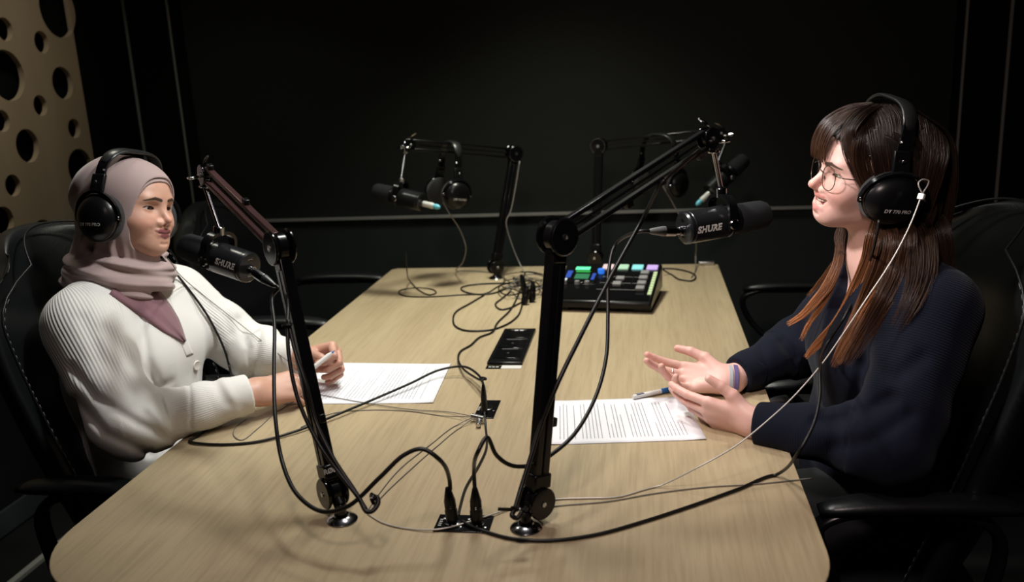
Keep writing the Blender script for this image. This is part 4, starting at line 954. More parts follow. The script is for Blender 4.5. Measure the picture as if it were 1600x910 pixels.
# cardigan
RMn = np.array([list(RM[i]) for i in range(3)], np.float32); COn = np.array(list(CO), np.float32)
def folds(p, lines, dmax):
    c = (p - COn) @ RMn.T; x = 800 + c[:, 0] / c[:, 2] * FPX; y = 455 + c[:, 1] / c[:, 2] * FPX; z = np.zeros_like(x); q = np.stack([x, y, z], 1); out = np.zeros_like(x)
    for pts, wpx, amp in lines:
        m = None
        for a, b in zip(pts[:-1], pts[1:]): t = rc(q, (a[0], a[1], 0), (b[0], b[1], 0), 0, 0); m = t if m is None else np.minimum(m, t)
        out += amp * np.exp(-(m / wpx) ** 2)
    return out * np.clip((dmax - c[:, 2]) / .03, 0, 1)
def sleeve(p, a, e, w_, r0, r1, r2, r3, ph, amp=.0042, end=-.010):
    d = smin(rc(p, a, e, r0, r1), rc(p, e, w_, r2, r3), .035)
    h, an, L = arm_coords(p, a, e); h2, an2, L2 = arm_coords(p, e, w_)
    mask = np.exp(-((h - .85) / .42) ** 2) * (h2 < .25); m2 = np.clip(1 - np.abs(h2 - .35) / .65, 0, 1) * (h2 > -.1)
    d = d + amp * mask * np.sin(L * 2 * PI / .105 + 2.4 * np.sin(an + ph) + ph) + amp * .75 * m2 * np.sin(L2 * 2 * PI / .085 + 2.6 * np.sin(an2 * 1 + ph * 2))
    ax = A3(w_) - A3(e); ax /= np.linalg.norm(ax); pl = (p - A3(w_)) @ ax - end
    cf = rc(p, A3(w_) - ax * .030, A3(w_) + ax * .03, r3 * .94, r3 * .90); d = smin(d, cf, .006)
    return smax(d, pl, .006)
def card(p):
    d = torso(p, (-.805, 1.715), 1, .010)
    an = np.arctan2(p[:, 1] - 1.715, p[:, 0] + .79)
    d = smin(d, ell(p, (-.785, 1.725, .61), (.135, .165, .10)), .05)
    d = d + .004 * np.sin(p[:, 2] * 60 + 2.2 * np.sin(an * 2)) * np.clip((.80 - p[:, 2]) / .12, 0, 1)
    for s in 'RL': d = smin(d, rc(p, Ls['nb'], Ls['sh' + s], .058, .064), .05)
    sl = np.minimum(sleeve(p, Ls['shR'], Ls['elR'], Ls['wrR'], .066, .068, .060, .040, 1.0), sleeve(p, Ls['shL'], Ls['elL'], Ls['wrL'], .068, .064, .062, .040, 2.4))
    dr = rc(p, W(128, 520, 1.755), W(192, 650, 1.735), .062, .058); sl = smin(sl, dr, .045)
    d = smin(d, sl, .028)
    d = d + folds(p, [([(218, 490), (229, 560), (243, 600)], 9, .010), ([(112, 575), (150, 622), (215, 662), (285, 695)], 8, .0065), ([(118, 622), (165, 678), (232, 708)], 8, .008), ([(293, 578), (297, 620), (298, 668)], 3.5, .0035),
        ([(165, 515), (200, 560), (236, 590)], 10, .0055), ([(130, 500), (160, 560), (205, 612)], 12, .004), ([(240, 610), (262, 600), (292, 590)], 6, .004), ([(330, 590), (352, 628), (380, 640)], 9, .003), ([(236, 640), (250, 655), (270, 690)], 9, -.005), ([(345, 588), (372, 640)], 8, -.003)], 1.90)
    d = d + folds(p, [([(372, 500), (388, 545), (380, 590)], 7, .006), ([(405, 520), (402, 560), (392, 600)], 6, .005), ([(345, 470), (362, 520)], 9, .004)], 2.4) * (p[:, 1] > 1.80)
    d = smax(d, -(rc(p, (-.79, 1.712, 1.10), (-.775, 1.705, 1.00), .062, .056)), .01)
    return smax(d, .530 - p[:, 2], .01)
def rib_attr(v, J, c, alongarm):
    v = v.astype(np.float32); out = np.arctan2(v[:, 1] - c[1], v[:, 0] - c[0]) * .15; dt = torso(v, c, 1 if c[0] < 0 else -1)
    if alongarm: out = v[:, 2].astype(float).copy()
    best = dt - .005
    for s in 'RL':
        for a, b in (('sh', 'el'), ('el', 'wr')):
            d = rc(v, J[a + s], J[b + s], .06, .05); h, an, L = arm_coords(v, J[a + s], J[b + s]); m = d < best
            out = np.where(m, L if alongarm else an * .068, out); best = np.minimum(best, d)
    w = np.ones(len(v)); t_ = np.clip((best - (dt - .005) + .004) / .02, -1, 0) if False else None
    own = dt - .005 <= best + 1e-6; fr = np.abs(np.arctan2(v[:, 1] - c[1], (v[:, 0] - c[0]) * (1 if c[0] < 0 else -1)))
    w = np.where(own, np.clip((fr - 1.3) / .4, 0, 1) * .8, 1.0)
    for s in 'RL':
        h, an, L = arm_coords(v, J['sh' + s], J['el' + s]); dd = rc(v, J['sh' + s], J['el' + s], .06, .05); w = np.where(~own & (np.abs(dd - best) < 1e-6), np.clip((.82 - h) / .4, 0, 1), w)
    for s in 'RL':
        h, an, L = arm_coords(v, J['el' + s], J['wr' + s]); dd = rc(v, J['el' + s], J['wr' + s], .06, .05); w = np.where(~own & (np.abs(dd - best) < 1e-6), np.clip(.5 - np.abs(h - .5) * 2, .0, .25), w)
    return out, w
rib_L = lambda cvv: dict(zip(('rib', 'ribw'), cvv))
cv = polygonise(card, (-1.03, 1.36, .50), (-.40, 2.02, 1.12), .0034); TL = bvh(cv)
np_mesh('cardigan', [cv], 'cardigan', PL_, (-.80, 1.715, 0), rib_L(rib_attr(cv[0], Ls, (-.805, 1.715), False)))
# placket edge and buttons lying on the cardigan
def ribbon_on(pts, trees, wpx, off, name, mt, parent, per=6, thick=.002, taper=None, wave=0):
    pp = [Vector((a, b, 0)) for a, b in pts]; pp = spline(pp, per); rows = []
    for i, p in enumerate(pp):
        t = (pp[min(i + 1, len(pp) - 1)] - pp[max(i - 1, 0)]).normalized(); n = Vector((-t.y, t.x, 0)); wd = wpx if taper is None else float(np.interp(i / (len(pp) - 1), *taper)); rows.append([p + n * (u * wd) for u in np.linspace(-.5, .5, 9)])
    vs = []
    for i, row in enumerate(rows):
        for j, q in enumerate(row):
            u = j / 8; edge = 1 - abs(2 * u - 1) ** 4; vs.append(surf(q.x, q.y, trees, off * (.25 + .75 * edge) + wave * math.sin(u * 14 + i * .12) * edge))
    fs = [(i * 9 + j, i * 9 + j + 1, i * 9 + 10 + j, i * 9 + 9 + j) for i in range(len(rows) - 1) for j in range(8)]
    o = MB().add(vs, fs).build(name, mt, parent, ang=180); sd = o.modifiers.new('s', 'SOLIDIFY'); sd.thickness = thick; sd.offset = -1; return o
M['plain_knit'] = mat('smooth white knit', (.70, .68, .655), .9, sheen=.2, noise=(500, None, .4))
ribbon_on([(253, 448), (268, 490), (287, 532), (297, 556)], [TL], 12, .002, 'placket', 'plain_knit', PL_, thick=.003)
r_ = ray(306, 571).normalized(); h_ = TL.ray_cast(CO, r_); n_ = h_[1] if h_[1].dot(r_) < 0 else -h_[1]; n_ = (n_ - r_ * .35).normalized()
MB().lathe([(.0105, -.004), (.0108, .0012), (.0098, .0030), (.0075, .0022), (0, .0022)], h_[0] + n_ * .002, n_, 30).build('button', 'button', PL_, ang=40)
# headscarf
def hijab(p):
    q = local(p, OL, RL); s = np.stack([q[:, 0], np.abs(q[:, 1]), q[:, 2]], 1)
    d = ell(s, (-.014, 0, .046), (.108, .084, .094)); d = smin(d, ell(s, (.034, 0, .042), (.064, .069, .070)), .03)
    d = smin(d, ell(s, (.018, 0, -.024), (.070, .0735, .078)), .03); d = smin(d, rc(s, (.0, 0, -.080), (.046, 0, -.100), .046, .026), .03)
    d = smin(d, rc(s, (-.030, 0, -.040), (-.050, 0, -.150), .070, .080), .04)
    an = np.arctan2(q[:, 1], -q[:, 0] + .02)
    d = d + .0055 * np.sin(an * 17 + 9 * q[:, 2]) * np.clip((-.035 - q[:, 2]) / .05, 0, 1) * np.clip((.05 - q[:, 0]) / .04, 0, 1)
    d = d + .0018 * np.sin(q[:, 0] * 95 - q[:, 2] * 75 + 2 * np.sin(q[:, 1] * 30)) * np.clip((.02 - q[:, 0]) / .06, 0, 1)
    op = (((s[:, 1] / .0610) ** 2) ** 1.3 + (((s[:, 2] + .002) / .088) ** 2) ** 1.3) ** (1 / 2.6); op = (op - 1) * .060; op = np.maximum(op, -.03 - q[:, 0])
    d = smax(d, -op, .004)
    d = smin(d, np.maximum(np.abs(op) - .0016, np.abs(d) - .0012), .003) if False else d
    # loops round the neck
    w_ = p - A3((-.792, 1.706, 1.038)); T = frame((1, 0, -.10), (.18, .10, 1)); w_ = w_ @ T; R_ = np.hypot(w_[:, 0], w_[:, 1] * .93); a2 = np.arctan2(w_[:, 1], w_[:, 0])
    for z0, r0, rm, k in ((.010, .078, .030, 1.5), (-.009, .088, .023, 0.2)):
        t = np.hypot((R_ - r0) , (w_[:, 2] - z0) * .85) - rm
        t = t + .0045 * np.sin((w_[:, 2] - z0) * 210 + 2.3 * np.sin(a2 + k) + a2 * 2) + .002 * np.sin(a2 * 7 + (w_[:, 2]) * 120)
        d = smin(d, t, .007)
    return d
hv = polygonise(hijab, (-.97, 1.55, .93), (-.60, 1.86, 1.32), .0022); TH = bvh(hv)
np_mesh('headscarf', [hv], 'hijab', PL_, (-.80, 1.715, 0))
def under(p):
    q = local(p, OL, RL); s = np.stack([q[:, 0], np.abs(q[:, 1]), q[:, 2]], 1)
    d = smin(ell(s, (-.010, 0, .045), (.1005, .078, .087)), ell(s, (.034, 0, .040), (.0590, .0640, .0640)), .03); d = smin(d, ell(s, (.026, 0, -.014), (.0625, .0650 + .003, .063)), .03)
    op = (((s[:, 1] / .0600) ** 2) ** 1.3 + (((s[:, 2] + .009) / .086) ** 2) ** 1.3) ** (1 / 2.6); op = (op - 1) * .06; op = np.maximum(op, .012 - q[:, 0]); return np.maximum(smax(d, -op, .002), -q[:, 2] - .02)
uv = polygonise(under, OL + [-.12, -.1, -.05], OL + [.12, .1, .15], .0025); np_mesh('underscarf', [uv], 'hijab', PL_, (-.80, 1.715, 0))
ribbon_on([(190, 436), (218, 460), (250, 490), (272, 514), (289, 534)], [TL], 60, .010, 'scarf_tail', 'hijab_dark', PL_, thick=.005, taper=([0, .35, .7, 1], [60, 52, 32, 6]), wave=.0035)
# trousers
def trou(p, f=None): return np.maximum(np.minimum(legs(p, -.80, 1.715, 1) - .010, ell(p, (-.81, 1.715, .57), (.14, .18, .10))), .075 - p[:, 2])
tv = polygonise(trou, (-1.0, 1.45, .05), (-.25, 1.98, .70), .008); np_mesh('trousers', [tv], 'trousers', PL_, (-.80, 1.715, 0))
# pen held in the far hand
pa, pb = W(486, 578, 1.925), W(523, 548, 1.935)
pen(pa - (pb - pa) * .75, pb, 'white pen held in the far hand of the person in the headscarf', 'plain')
# headphones worn
Xn = Vector(-RL0[:, 1]); Fh = Vector(RL0[:, 0]); Uh = Vector(RL0[:, 2]); e0 = Vector(OL)
headphones(e0 + Xn * .104 + Fh * .012 + Uh * -.008, e0 - Xn * .104 + Fh * .012 + Uh * -.008, Fh, Uh, 'black headphones worn over the pink headscarf', band_up=.142, cup_r=.046, cupscale=(.98, 1.04), back=-.012)

# ---------------------------------------------------------------- person in navy
OR = np.array([.753, 1.706, 1.193]); ya = math.radians(191); RR = frame((math.cos(ya), math.sin(ya), .10), (.03, -.14, 1)); SZR = .96
RRs = RR * np.array([1, 1, 1 / SZR], np.float32); RRf = RR * np.array([1, 1, SZR], np.float32)
Rs = dict(shL=(.835, 1.560, .985), shR=(.800, 1.880, .955), elL=(.745, 1.465, .775), elR=(.668, 1.915, .800), wrL=(.545, 1.563, .790), wrR=(.516, 1.800, .800), nb=(.795, 1.715, 1.045))
a_ = W(1178, 662, 1.625); hRL = hand_frame(a_, W(1068, 634, 1.70) - a_, (.10, -.90, -.30), False)
a_ = W(1136, 594, 1.845); hRR = hand_frame(a_, W(1011, 584, 1.86) - a_, (.12, .62, -.78), True)
Rs['wrL'] = tuple(hRL[0]); Rs['wrR'] = tuple(hRR[0])
pose_up = dict(curl=[(8, 12, 8), (14, 22, 12), (26, 34, 18), (32, 38, 22)], spread=[6, 1, -3, -8], thumb=[(.018, .016, -.006), (.046, .044, -.010), (.076, .058, -.010), (.104, .066, -.006)])
pose_open = dict(curl=[(6, 12, 8), (12, 16, 8), (18, 20, 10), (24, 24, 14)], spread=[3, 1, -1, -3], thumb=[(.018, .016, -.006), (.044, .044, -.012), (.066, .060, -.012), (.088, .074, -.010)])
hands_R = [(hRL, pose_open), (hRR, pose_up)]
fR = lambda p: body_sdf(p, OR, RRs, FACE_R, Rs, (.800, 1.715), -1, hands_R, .80)
bx = [(OR + [-.15, -.12, -.27], OR + [.05, .12, .12]), hbox(hRL), hbox(hRR)]
parts = build_body(fR, (.15, 1.35, 0), (1.05, 2.08, 1.34), bx)
allv = np.concatenate([v for v, q in parts])
PR_ = np_mesh('person', parts, 'skin_r', origin=(.80, 1.715, 0), attrs={'Col': skin_colors(allv, OR, RRs, FACE_R, hands_R)})
tag(PR_, 'smiling person with long auburn hair, glasses and navy sweater, hands open, at right', 'person')
add_eyes(PR_, OR, RRf, (-1, -.12, -.02), 'iris_green'); add_teeth(PR_, OR, RRf, FACE_R)
def swe(p):
    d = torso(p, (.800, 1.715), -1, .012); an = np.arctan2(p[:, 1] - 1.715, p[:, 0] - .8)
    d = smin(d, ell(p, (.81, 1.715, .60), (.150, .195, .10)), .05)
    d = d + .004 * np.sin(p[:, 2] * 60 + 2.2 * np.sin(an * 2)) * np.clip((.84 - p[:, 2]) / .12, 0, 1)
    for s in 'RL': d = smin(d, rc(p, Rs['nb'], Rs['sh' + s], .058, .064), .05)
    sl = np.minimum(sleeve(p, Rs['shL'], Rs['elL'], Rs['wrL'], .074, .078, .066, .040, 2.0, end=-.006), sleeve(p, Rs['shR'], Rs['elR'], Rs['wrR'], .068, .062, .056, .038, .4, end=-.030))
    d = smin(d, sl, .03)
    d = d + folds(p, [([(1275, 660), (1330, 655), (1392, 622)], 12, .009), ([(1300, 700), (1360, 690), (1420, 650)], 12, .005), ([(1330, 560), (1400, 590), (1440, 560)], 14, .006), ([(1270, 600), (1290, 640)], 9, .006), ([(1345, 500), (1352, 560), (1335, 640)], 12, .009)], 1.7)
    d = d + folds(p, [([(1222, 535), (1240, 560), (1232, 600)], 8, .005), ([(1190, 545), (1200, 590)], 7, .003)], 2.2) * (p[:, 1] > 1.80)
    d = smax(d, -rc(p, (.770, 1.710, 1.12), (.745, 1.705, 1.02), .062, .052), .01)
    d = smax(d, -rc(p, (.745, 1.698, 1.02), (.678, 1.672, .935), .052, .018), .005)
    return smax(d, .530 - p[:, 2], .01)
sv = polygonise(swe, (.44, 1.34, .50), (1.03, 2.02, 1.14), .0034); TR = bvh(sv)
np_mesh('sweater', [sv], 'sweater', PR_, (.80, 1.715, 0), rib_L(rib_attr(sv[0], Rs, (.80, 1.715), True)))
def trou2(p): return np.maximum(np.minimum(legs(p, .80, 1.715, -1) - .010, ell(p, (.81, 1.715, .57), (.14, .18, .10))), .075 - p[:, 2])
tv = polygonise(trou2, (.25, 1.45, .05), (1.0, 1.98, .70), .008); np_mesh('trousers', [tv], 'trousers', PR_, (.80, 1.715, 0))
# bracelets and ring
M['purple_band'] = mat('purple fabric band', (.11, .085, .22), .7); M['pale_band'] = mat('pale blue grey band', (.36, .40, .45), .6)
ho, hr = hRR; hv3 = [Vector(hr[:, k]) for k in range(3)]; hO = Vector(ho)
def around(x0, ry, rz, cz, nm, mt, rad, par, wd=1):
    pts = [hO + hv3[0] * x0 + hv3[1] * (ry * math.cos(a)) + hv3[2] * (rz * math.sin(a) + cz) for a in [2 * PI * i / 40 for i in range(40)]]
    MB().tube(pts, rad, 8, True, prof=[(1, wd), (-1, wd), (-1, -wd), (1, -wd)], up=hv3[1]).build(nm, mt, par, ang=60)
around(-.015, .0335, .0290, 0, 'bracelet', 'purple_band', .0016, PR_, 2.6); around(-.0045, .0325, .0275, 0, 'bracelet', 'pale_band', .0014, PR_, 2.4)
K_, bn_, _t = hand_bones(pose_up); p0, p1 = bn_[1][0][0], bn_[1][0][1]; rp = hO + sum((hv3[k] * float((p0 * .45 + p1 * .55)[k]) for k in range(3)), Vector()); ra = sum((hv3[k] * float((p1 - p0)[k]) for k in range(3)), Vector()).normalized()
Rb = basis(ra); MB().tube([rp + Rb @ Vector((.0092 * math.cos(a), .0092 * math.sin(a), 0)) for a in [2 * PI * i / 28 for i in range(28)]], .0012, 8, True).build('finger_ring', 'chrome', PR_, ang=180)
# glasses
M['lens'] = bpy.data.materials.new('spectacle lens'); M['lens'].use_nodes = True
_N = M['lens'].node_tree.nodes; _L = M['lens'].node_tree.links; _N.clear(); _o = _N.new('ShaderNodeOutputMaterial'); _mx = _N.new('ShaderNodeMixShader'); _t = _N.new('ShaderNodeBsdfTransparent'); _g = _N.new('ShaderNodeBsdfGlossy'); _f = None
_g.inputs['Roughness'].default_value = .02; _t.inputs[0].default_value = (.96, .97, .96, 1); _mx.inputs[0].default_value = .06; _L.new(_t.outputs[0], _mx.inputs[1]); _L.new(_g.outputs[0], _mx.inputs[2]); _L.new(_mx.outputs[0], _o.inputs[0])
M['frame_metal'] = mat('dark gold spectacle wire', (.09, .072, .055), .25, .7)
gH = lambda x, y, z: Vector(OR + RR @ np.array([x - .004, y, z + .002]))
t = empty('eyeglasses', gH(.10, 0, .015), 'thin round metal framed glasses on the face of the person in navy', 'glasses')
for s in (-1, 1):
    rim = []
    for i in range(44):
        a = 2 * PI * i / 44; cy = .0235 * math.copysign(abs(math.cos(a)) ** .85, math.cos(a)); cz = .0215 * math.copysign(abs(math.sin(a)) ** .9, math.sin(a))
        y = .0335 + cy; rim.append(gH(.1020 - .9 * (y - .02) ** 2 * 4 - .06 * (cz < 0) * -cz * .6, s * y, .0085 + cz))
    MB().tube(rim, .00085, 8, True).build('rim', 'frame_metal', t, ang=180)
    ctr = sum(rim, Vector()) / len(rim); MB().add([ctr + Vector(RR[:, 0]) * .0006] + rim, [(0, i + 1, (i + 1) % 44 + 1) for i in range(44)]).build('lens', 'lens', t, ang=180)
    MB().tube(spline([gH(.0965 - .004, s * .0575, .0165), gH(.085, s * .067, .017), gH(.04, s * .0755, .0165), gH(.0, s * .0790, .014), gH(-.02, s * .0790, .002)], 6), .0011, 8).build('temple', 'frame_metal', t, ang=180)
    MB().sph(gH(.0975, s * .0105, .004), (.002, .0015, .0035), 10).build('nose_pad', 'frame_metal', t)
MB().tube(spline([gH(.1015, .0115, .013), gH(.1045, .005, .0165), gH(.1045, -.005, .0165), gH(.1015, -.0115, .013)], 5), .0010, 8).build('bridge', 'frame_metal', t, ang=180)
Xn = Vector(RR[:, 1]); Fh = Vector(RR[:, 0]); Uh = Vector(RR[:, 2]); e0 = Vector(OR)
headphones(e0 + Xn * .106 + Fh * .002 + Uh * -.006, e0 - Xn * .106 + Fh * .002 + Uh * -.006, Fh, Uh, 'black headphones worn over the long auburn hair', band_up=.160, cup_r=.050, cupscale=(1.08, .90), back=.014)
# ------------------------------------------------------------ hair
def hair_mat():
    m = mat('brown to auburn hair', (.03, .018, .012), .36, spec=.5); N = m.node_tree.nodes; L = m.node_tree.links; b = N['Principled BSDF']
    a = N.new('ShaderNodeVertexColor'); a.layer_name = 'Col'; L.new(a.outputs[0], b.inputs['Base Color']); b.inputs['Anisotropic'].default_value = .5; return m
M['hair'] = hair_mat()
HG = lambda v: Vector(OR + RR @ np.array(v))
def hairvol(p):
    q = local(p, OR, RR); s = np.stack([q[:, 0], np.abs(q[:, 1]), q[:, 2]], 1)
    d = ell(s, (-.014, 0, .050), (.106, .084, .092)); d = smin(d, ell(s, (.034, 0, .046), (.062, .067, .066)), .03)
    d = smin(d, ell(s, (-.048, 0, -.03), (.070, .080, .10)), .04)
    w_ = np.stack([s[:, 0], s[:, 1] * .72, s[:, 2]], 1); d = smin(d, rc(w_, (-.062, 0, -.04), (-.095, 0, -.235), .060, .050), .04)
    face = np.maximum(np.sqrt(((s[:, 0] - .105) / .090) ** 2 + ((s[:, 2] + .015) / .098) ** 2) - 1, -1) * .08
    d = smax(d, -face, .006)
    neck = np.maximum(-(s[:, 0] + .035), s[:, 2] + .045); d = smax(d, -np.maximum(-(s[:, 0] + .012), 0) if False else d, .001) if False else d
    st_ = np.sin(s[:, 1] * 520 + s[:, 0] * 260 + 3 * np.sin(s[:, 2] * 30)) * .0011 + np.sin(s[:, 1] * 210 + s[:, 0] * 150) * .0012
    return d + st_
hcv = polygonise(hairvol, OR + [-.13, -.13, -.26], OR + [.18, .13, .16], .0024)
zz = local(hcv[0].astype(np.float32), OR, RR)[:, 2]
def hcol(t, k): # t 0..1 root to tip; k random
    dark = np.array([.0105, .0068, .0050]); mid = np.array([.085, .036, .018]); tip = np.array([.60, .245, .100])
    c = np.where(t[:, None] < .45, dark + (mid - dark) * (t[:, None] / .45), mid + (tip - mid) * ((t[:, None] - .45) / .55)); return c * k[:, None]
hcols = hcol(np.clip((.02 - zz) / .30, 0, .15), np.full(len(zz), .8)); 
SV, SQ, SC = [], [], []; soff = 0
def lock(ctrl, n, w0, w1, t0, t1, rad=.00055, flat=None, seed=0, curl=.0, mids=None, tone=1.0, wfun=None, droop=.12):
    """n strands following a guide; w0/w1 spread at root/tip; t0/t1 colour parameters"""
    global soff
    rs = np.random.RandomState(seed); G_ = np.array(spline([Vector(c) for c in ctrl], 7)); m = len(G_); tt = np.linspace(0, 1, m)
    T = np.gradient(G_, axis=0); T /= np.linalg.norm(T, axis=1)[:, None]
    ref = np.array(flat if flat is not None else (0, -1, 0.2), float); N1 = np.cross(T, ref); N1 /= np.linalg.norm(N1, axis=1)[:, None]; N2 = np.cross(T, N1)
    for k in range(n):
        a, b = rs.uniform(-1, 1), rs.normal(0, .33); end = 1 - abs(rs.normal(0, droop)); end = max(end, .55)
        wd = (w0 + (w1 - w0) * tt) if mids is None else np.interp(tt, [0, .5, 1], [w0, mids, w1])
        wob = .0014 * np.sin(tt * rs.uniform(4, 10) + rs.uniform(0, 6)) + curl * np.sin(tt * 5 + a * 2)
        P = G_ + N1 * (a * wd + wob)[:, None] + N2 * (b * wd * .30 + .4 * wob)[:, None]
        # resample to strand end
        ti = np.linspace(0, end, m); P = np.stack([np.interp(ti, tt, P[:, j]) for j in range(3)], 1)
        r = rad * rs.uniform(.7, 1.3) * (1 - .75 * np.linspace(0, 1, m) ** 3); tg = np.gradient(P, axis=0); tg /= np.linalg.norm(tg, axis=1)[:, None] + 1e-9
        u = np.cross(tg, ref); u /= np.linalg.norm(u, axis=1)[:, None] + 1e-9; v = np.cross(tg, u); V = np.stack([P + (u * math.cos(x) + v * math.sin(x)) * r[:, None] for x in (0, 2.094, 4.189)], 1).reshape(-1, 3)
        i = np.arange(m - 1)[:, None] * 3; j = np.arange(3)[None]; Q = np.stack([i + j, i + (j + 1) % 3, i + 3 + (j + 1) % 3, i + 3 + j], -1).reshape(-1, 4)
        kk = tone * rs.uniform(.65, 1.35); cc = hcol(np.clip(t0 + (t1 - t0) * ti + rs.uniform(-.06, .06), 0, 1), np.full(m, kk)); SC.append(np.repeat(cc, 3, 0)); SV.append(V); SQ.append(Q + soff); soff += len(V)
# crown and sides: strands laid over the head from the parting
for i in range(26):
    x0 = .052 - .142 * i / 25; zr = .142 - 5.5 * max(0, -.014 - x0) ** 2 - 7 * max(0, x0 - 0) ** 2
    for sd in (1, -1):
        xe = x0 * .55 - .018; fl = tuple(RR @ np.array([0, 0, 1.]))
        lock([HG((x0, .004 * sd, zr)), HG((x0 * .98, .045 * sd, zr - .012)), HG((x0 * .9 - .003, .077 * sd, .075)), HG((x0 * .75 - .01, .087 * sd, .03)), HG((xe - .006, .087 * sd, -.03)), HG((xe - .018, .084 * sd, -.085))], 64 if sd > 0 else 18, .0060, .008, 0, .16, .0006, flat=tuple(RR @ np.array([0, sd * 1., .6])), seed=i * 2 + (sd > 0), droop=.02)
for i in range(16):   # back of the head
    a = -1.1 + 2.2 * i / 15; lock([HG((-.04, .03 * math.sin(a), .140)), HG((-.100, .06 * math.sin(a), .10)), HG((-.118, .082 * math.sin(a), .03)), HG((-.122, .088 * math.sin(a), -.05)), HG((-.135, .088 * math.sin(a), -.14)), HG((-.150, .085 * math.sin(a), -.24))], 30, .006, .014, 0, .16, .0006, flat=tuple(RR @ np.array([-1., .3 * math.sin(a), .3])), seed=70 + i, droop=.04)
# fringe
fr = tuple(RR @ np.array([1., 0, .4]))
for i, y in enumerate((-.050, -.042, -.034, -.026, -.018, -.010, -.002, .006, .014)):
    lock([HG((.020, y * .4, .138)), HG((.060, y * .8, .126)), HG((.091, y * 1.05, .098)), HG((.1015, y * 1.1, .068)), HG((.1025, y * 1.1 + .002, .046)), HG((.1005, y * 1.1 + .003, .030))], 26, .007, .0045, .05, .30, .00055, flat=fr, seed=110 + i, droop=.10, tone=1.25)
for i in range(6):
    e = i * .0035; lock([HG((.024, .003 + e * .3, .141)), HG((.062, .020 + e * 1.5, .128)), HG((.084 - e * .3, .036 + e * 1.2, .103)), HG((.086 - e, .052 + e * .6, .074)), HG((.074 - e, .065 + e * .3, .044)), HG((.056 - e, .074, .014)), HG((.036 - e, .081, -.01))], 26, .006, .004, .0, .25, .00055, flat=tuple(RR @ np.array([.6, .8, .5])), seed=300 + i, droop=.12, tone=1.1)
for i, y in enumerate((.022, .034)):
    lock([HG((.020, y * .5, .138)), HG((.060, y * .9, .122)), HG((.084, y * 1.2, .098)), HG((.0930, y * 1.35, .080)), HG((.090, y * 1.5, .070))], 9, .006, .004, .05, .28, .0005, flat=fr, seed=130 + i, droop=.2, tone=1.2)
for i in range(5):    # side sweep past the temple
    e = i * .006; lock([HG((.028 - e, .012, .139)), HG((.060 - e, .040, .120)), HG((.073 - e, .060, .090)), HG((.072 - e, .069, .055)), HG((.058 - e, .075, .022)), HG((.040 - e, .080, -.004)), HG((.022 - e, .084, -.03))], 30, .005, .005, .0, .30, .00055, flat=tuple(RR @ np.array([.3, 1., .2])), seed=140 + i, droop=.05)
# long front locks lying on the sweater
so = lambda px, py, off=.010, dd=1.62: surf(px, py, [TR], off, dd)
fc = tuple((CO - Vector(OR)).normalized())
lock([HG((.0, .070, -.055)), W(1366, 372, 1.570), W(1359, 405, 1.590), W(1341, 450, 1.62), W(1313, 500, 1.635), W(1276, 540, 1.66), W(1258, 560, 1.68)], 300, .014, .003, .38, 1.0, .0005, flat=fc, seed=200, mids=.014, tone=1.15, droop=.16)
lock([W(1318, 352, 1.71), W(1313, 380, 1.70), W(1309, 412, 1.685), W(1294, 446, 1.685), W(1272, 474, 1.695), W(1252, 494, 1.71), W(1229, 508, 1.73)], 210, .007, .004, .30, 1.0, .0005, flat=fc, seed=201, mids=.009, tone=1.10, droop=.18)
lock([W(1314, 392, 1.69), W(1302, 440, 1.685), W(1286, 474, 1.695), W(1264, 506, 1.71), W(1251, 533, 1.73)], 120, .006, .003, .4, 1.0, .0005, flat=fc, seed=202, tone=1.05, droop=.2)
lock([W(1330, 375, 1.70), W(1312, 400, 1.70), W(1290, 430, 1.72), W(1262, 464, 1.76)], 70, .006, .003, .35, .6, .0005, flat=fc, seed=203, droop=.2)
lock([HG((.0, .075, -.055)), W(1387, 375, 1.545), W(1376, 420, 1.55), W(1352, 475, 1.575), W(1326, 525, 1.580), W(1300, 575, 1.590)], 330, .018, .006, .20, .72, .0005, flat=fc, seed=204, mids=.017, tone=.95, droop=.22)
lock([HG((-.03, .080, -.055)), W(1412, 375, 1.53), W(1405, 420, 1.53), W(1382, 470, 1.520), W(1345, 530, 1.545), W(1318, 575, 1.56)], 260, .020, .010, .10, .50, .0005, flat=fc, seed=205, mids=.020, droop=.28)
lock([HG((-.06, .080, -.055)), W(1440, 375, 1.53), so(1440, 425, .014), so(1425, 470, .012), so(1400, 515, .012)], 240, .022, .012, .05, .22, .0005, flat=fc, seed=206, mids=.024, droop=.28)
lock([HG((-.10, .060, -.055)), W(1465, 360, 1.57), W(1475, 420, 1.57), W(1478, 480, 1.58), W(1474, 540, 1.58)], 220, .022, .016, .03, .12, .0005, flat=fc, seed=207, droop=.28)
lock([W(1316, 352, 1.72), W(1310, 372, 1.71), W(1318, 395, 1.70), W(1332, 420, 1.69), W(1335, 445, 1.68)], 110, .006, .004, .2, .45, .0005, flat=fc, seed=208, mids=.009)
lock([so(1452, 408, .014), so(1410, 420, .013), so(1375, 445, .013), so(1345, 490, .013), so(1312, 550, .012)], 26, .006, .004, .62, .70, .0004, flat=fc, seed=209, tone=1.3)
Vh = np.concatenate([hcv[0]] + SV); Qh = np.concatenate([hcv[1]] + [q + len(hcv[0]) for q in SQ]); Ch = np.concatenate([hcols] + SC)
np_mesh('hair', [(Vh, Qh)], 'hair', PR_, (.80, 1.715, 0), {'Col': Ch})
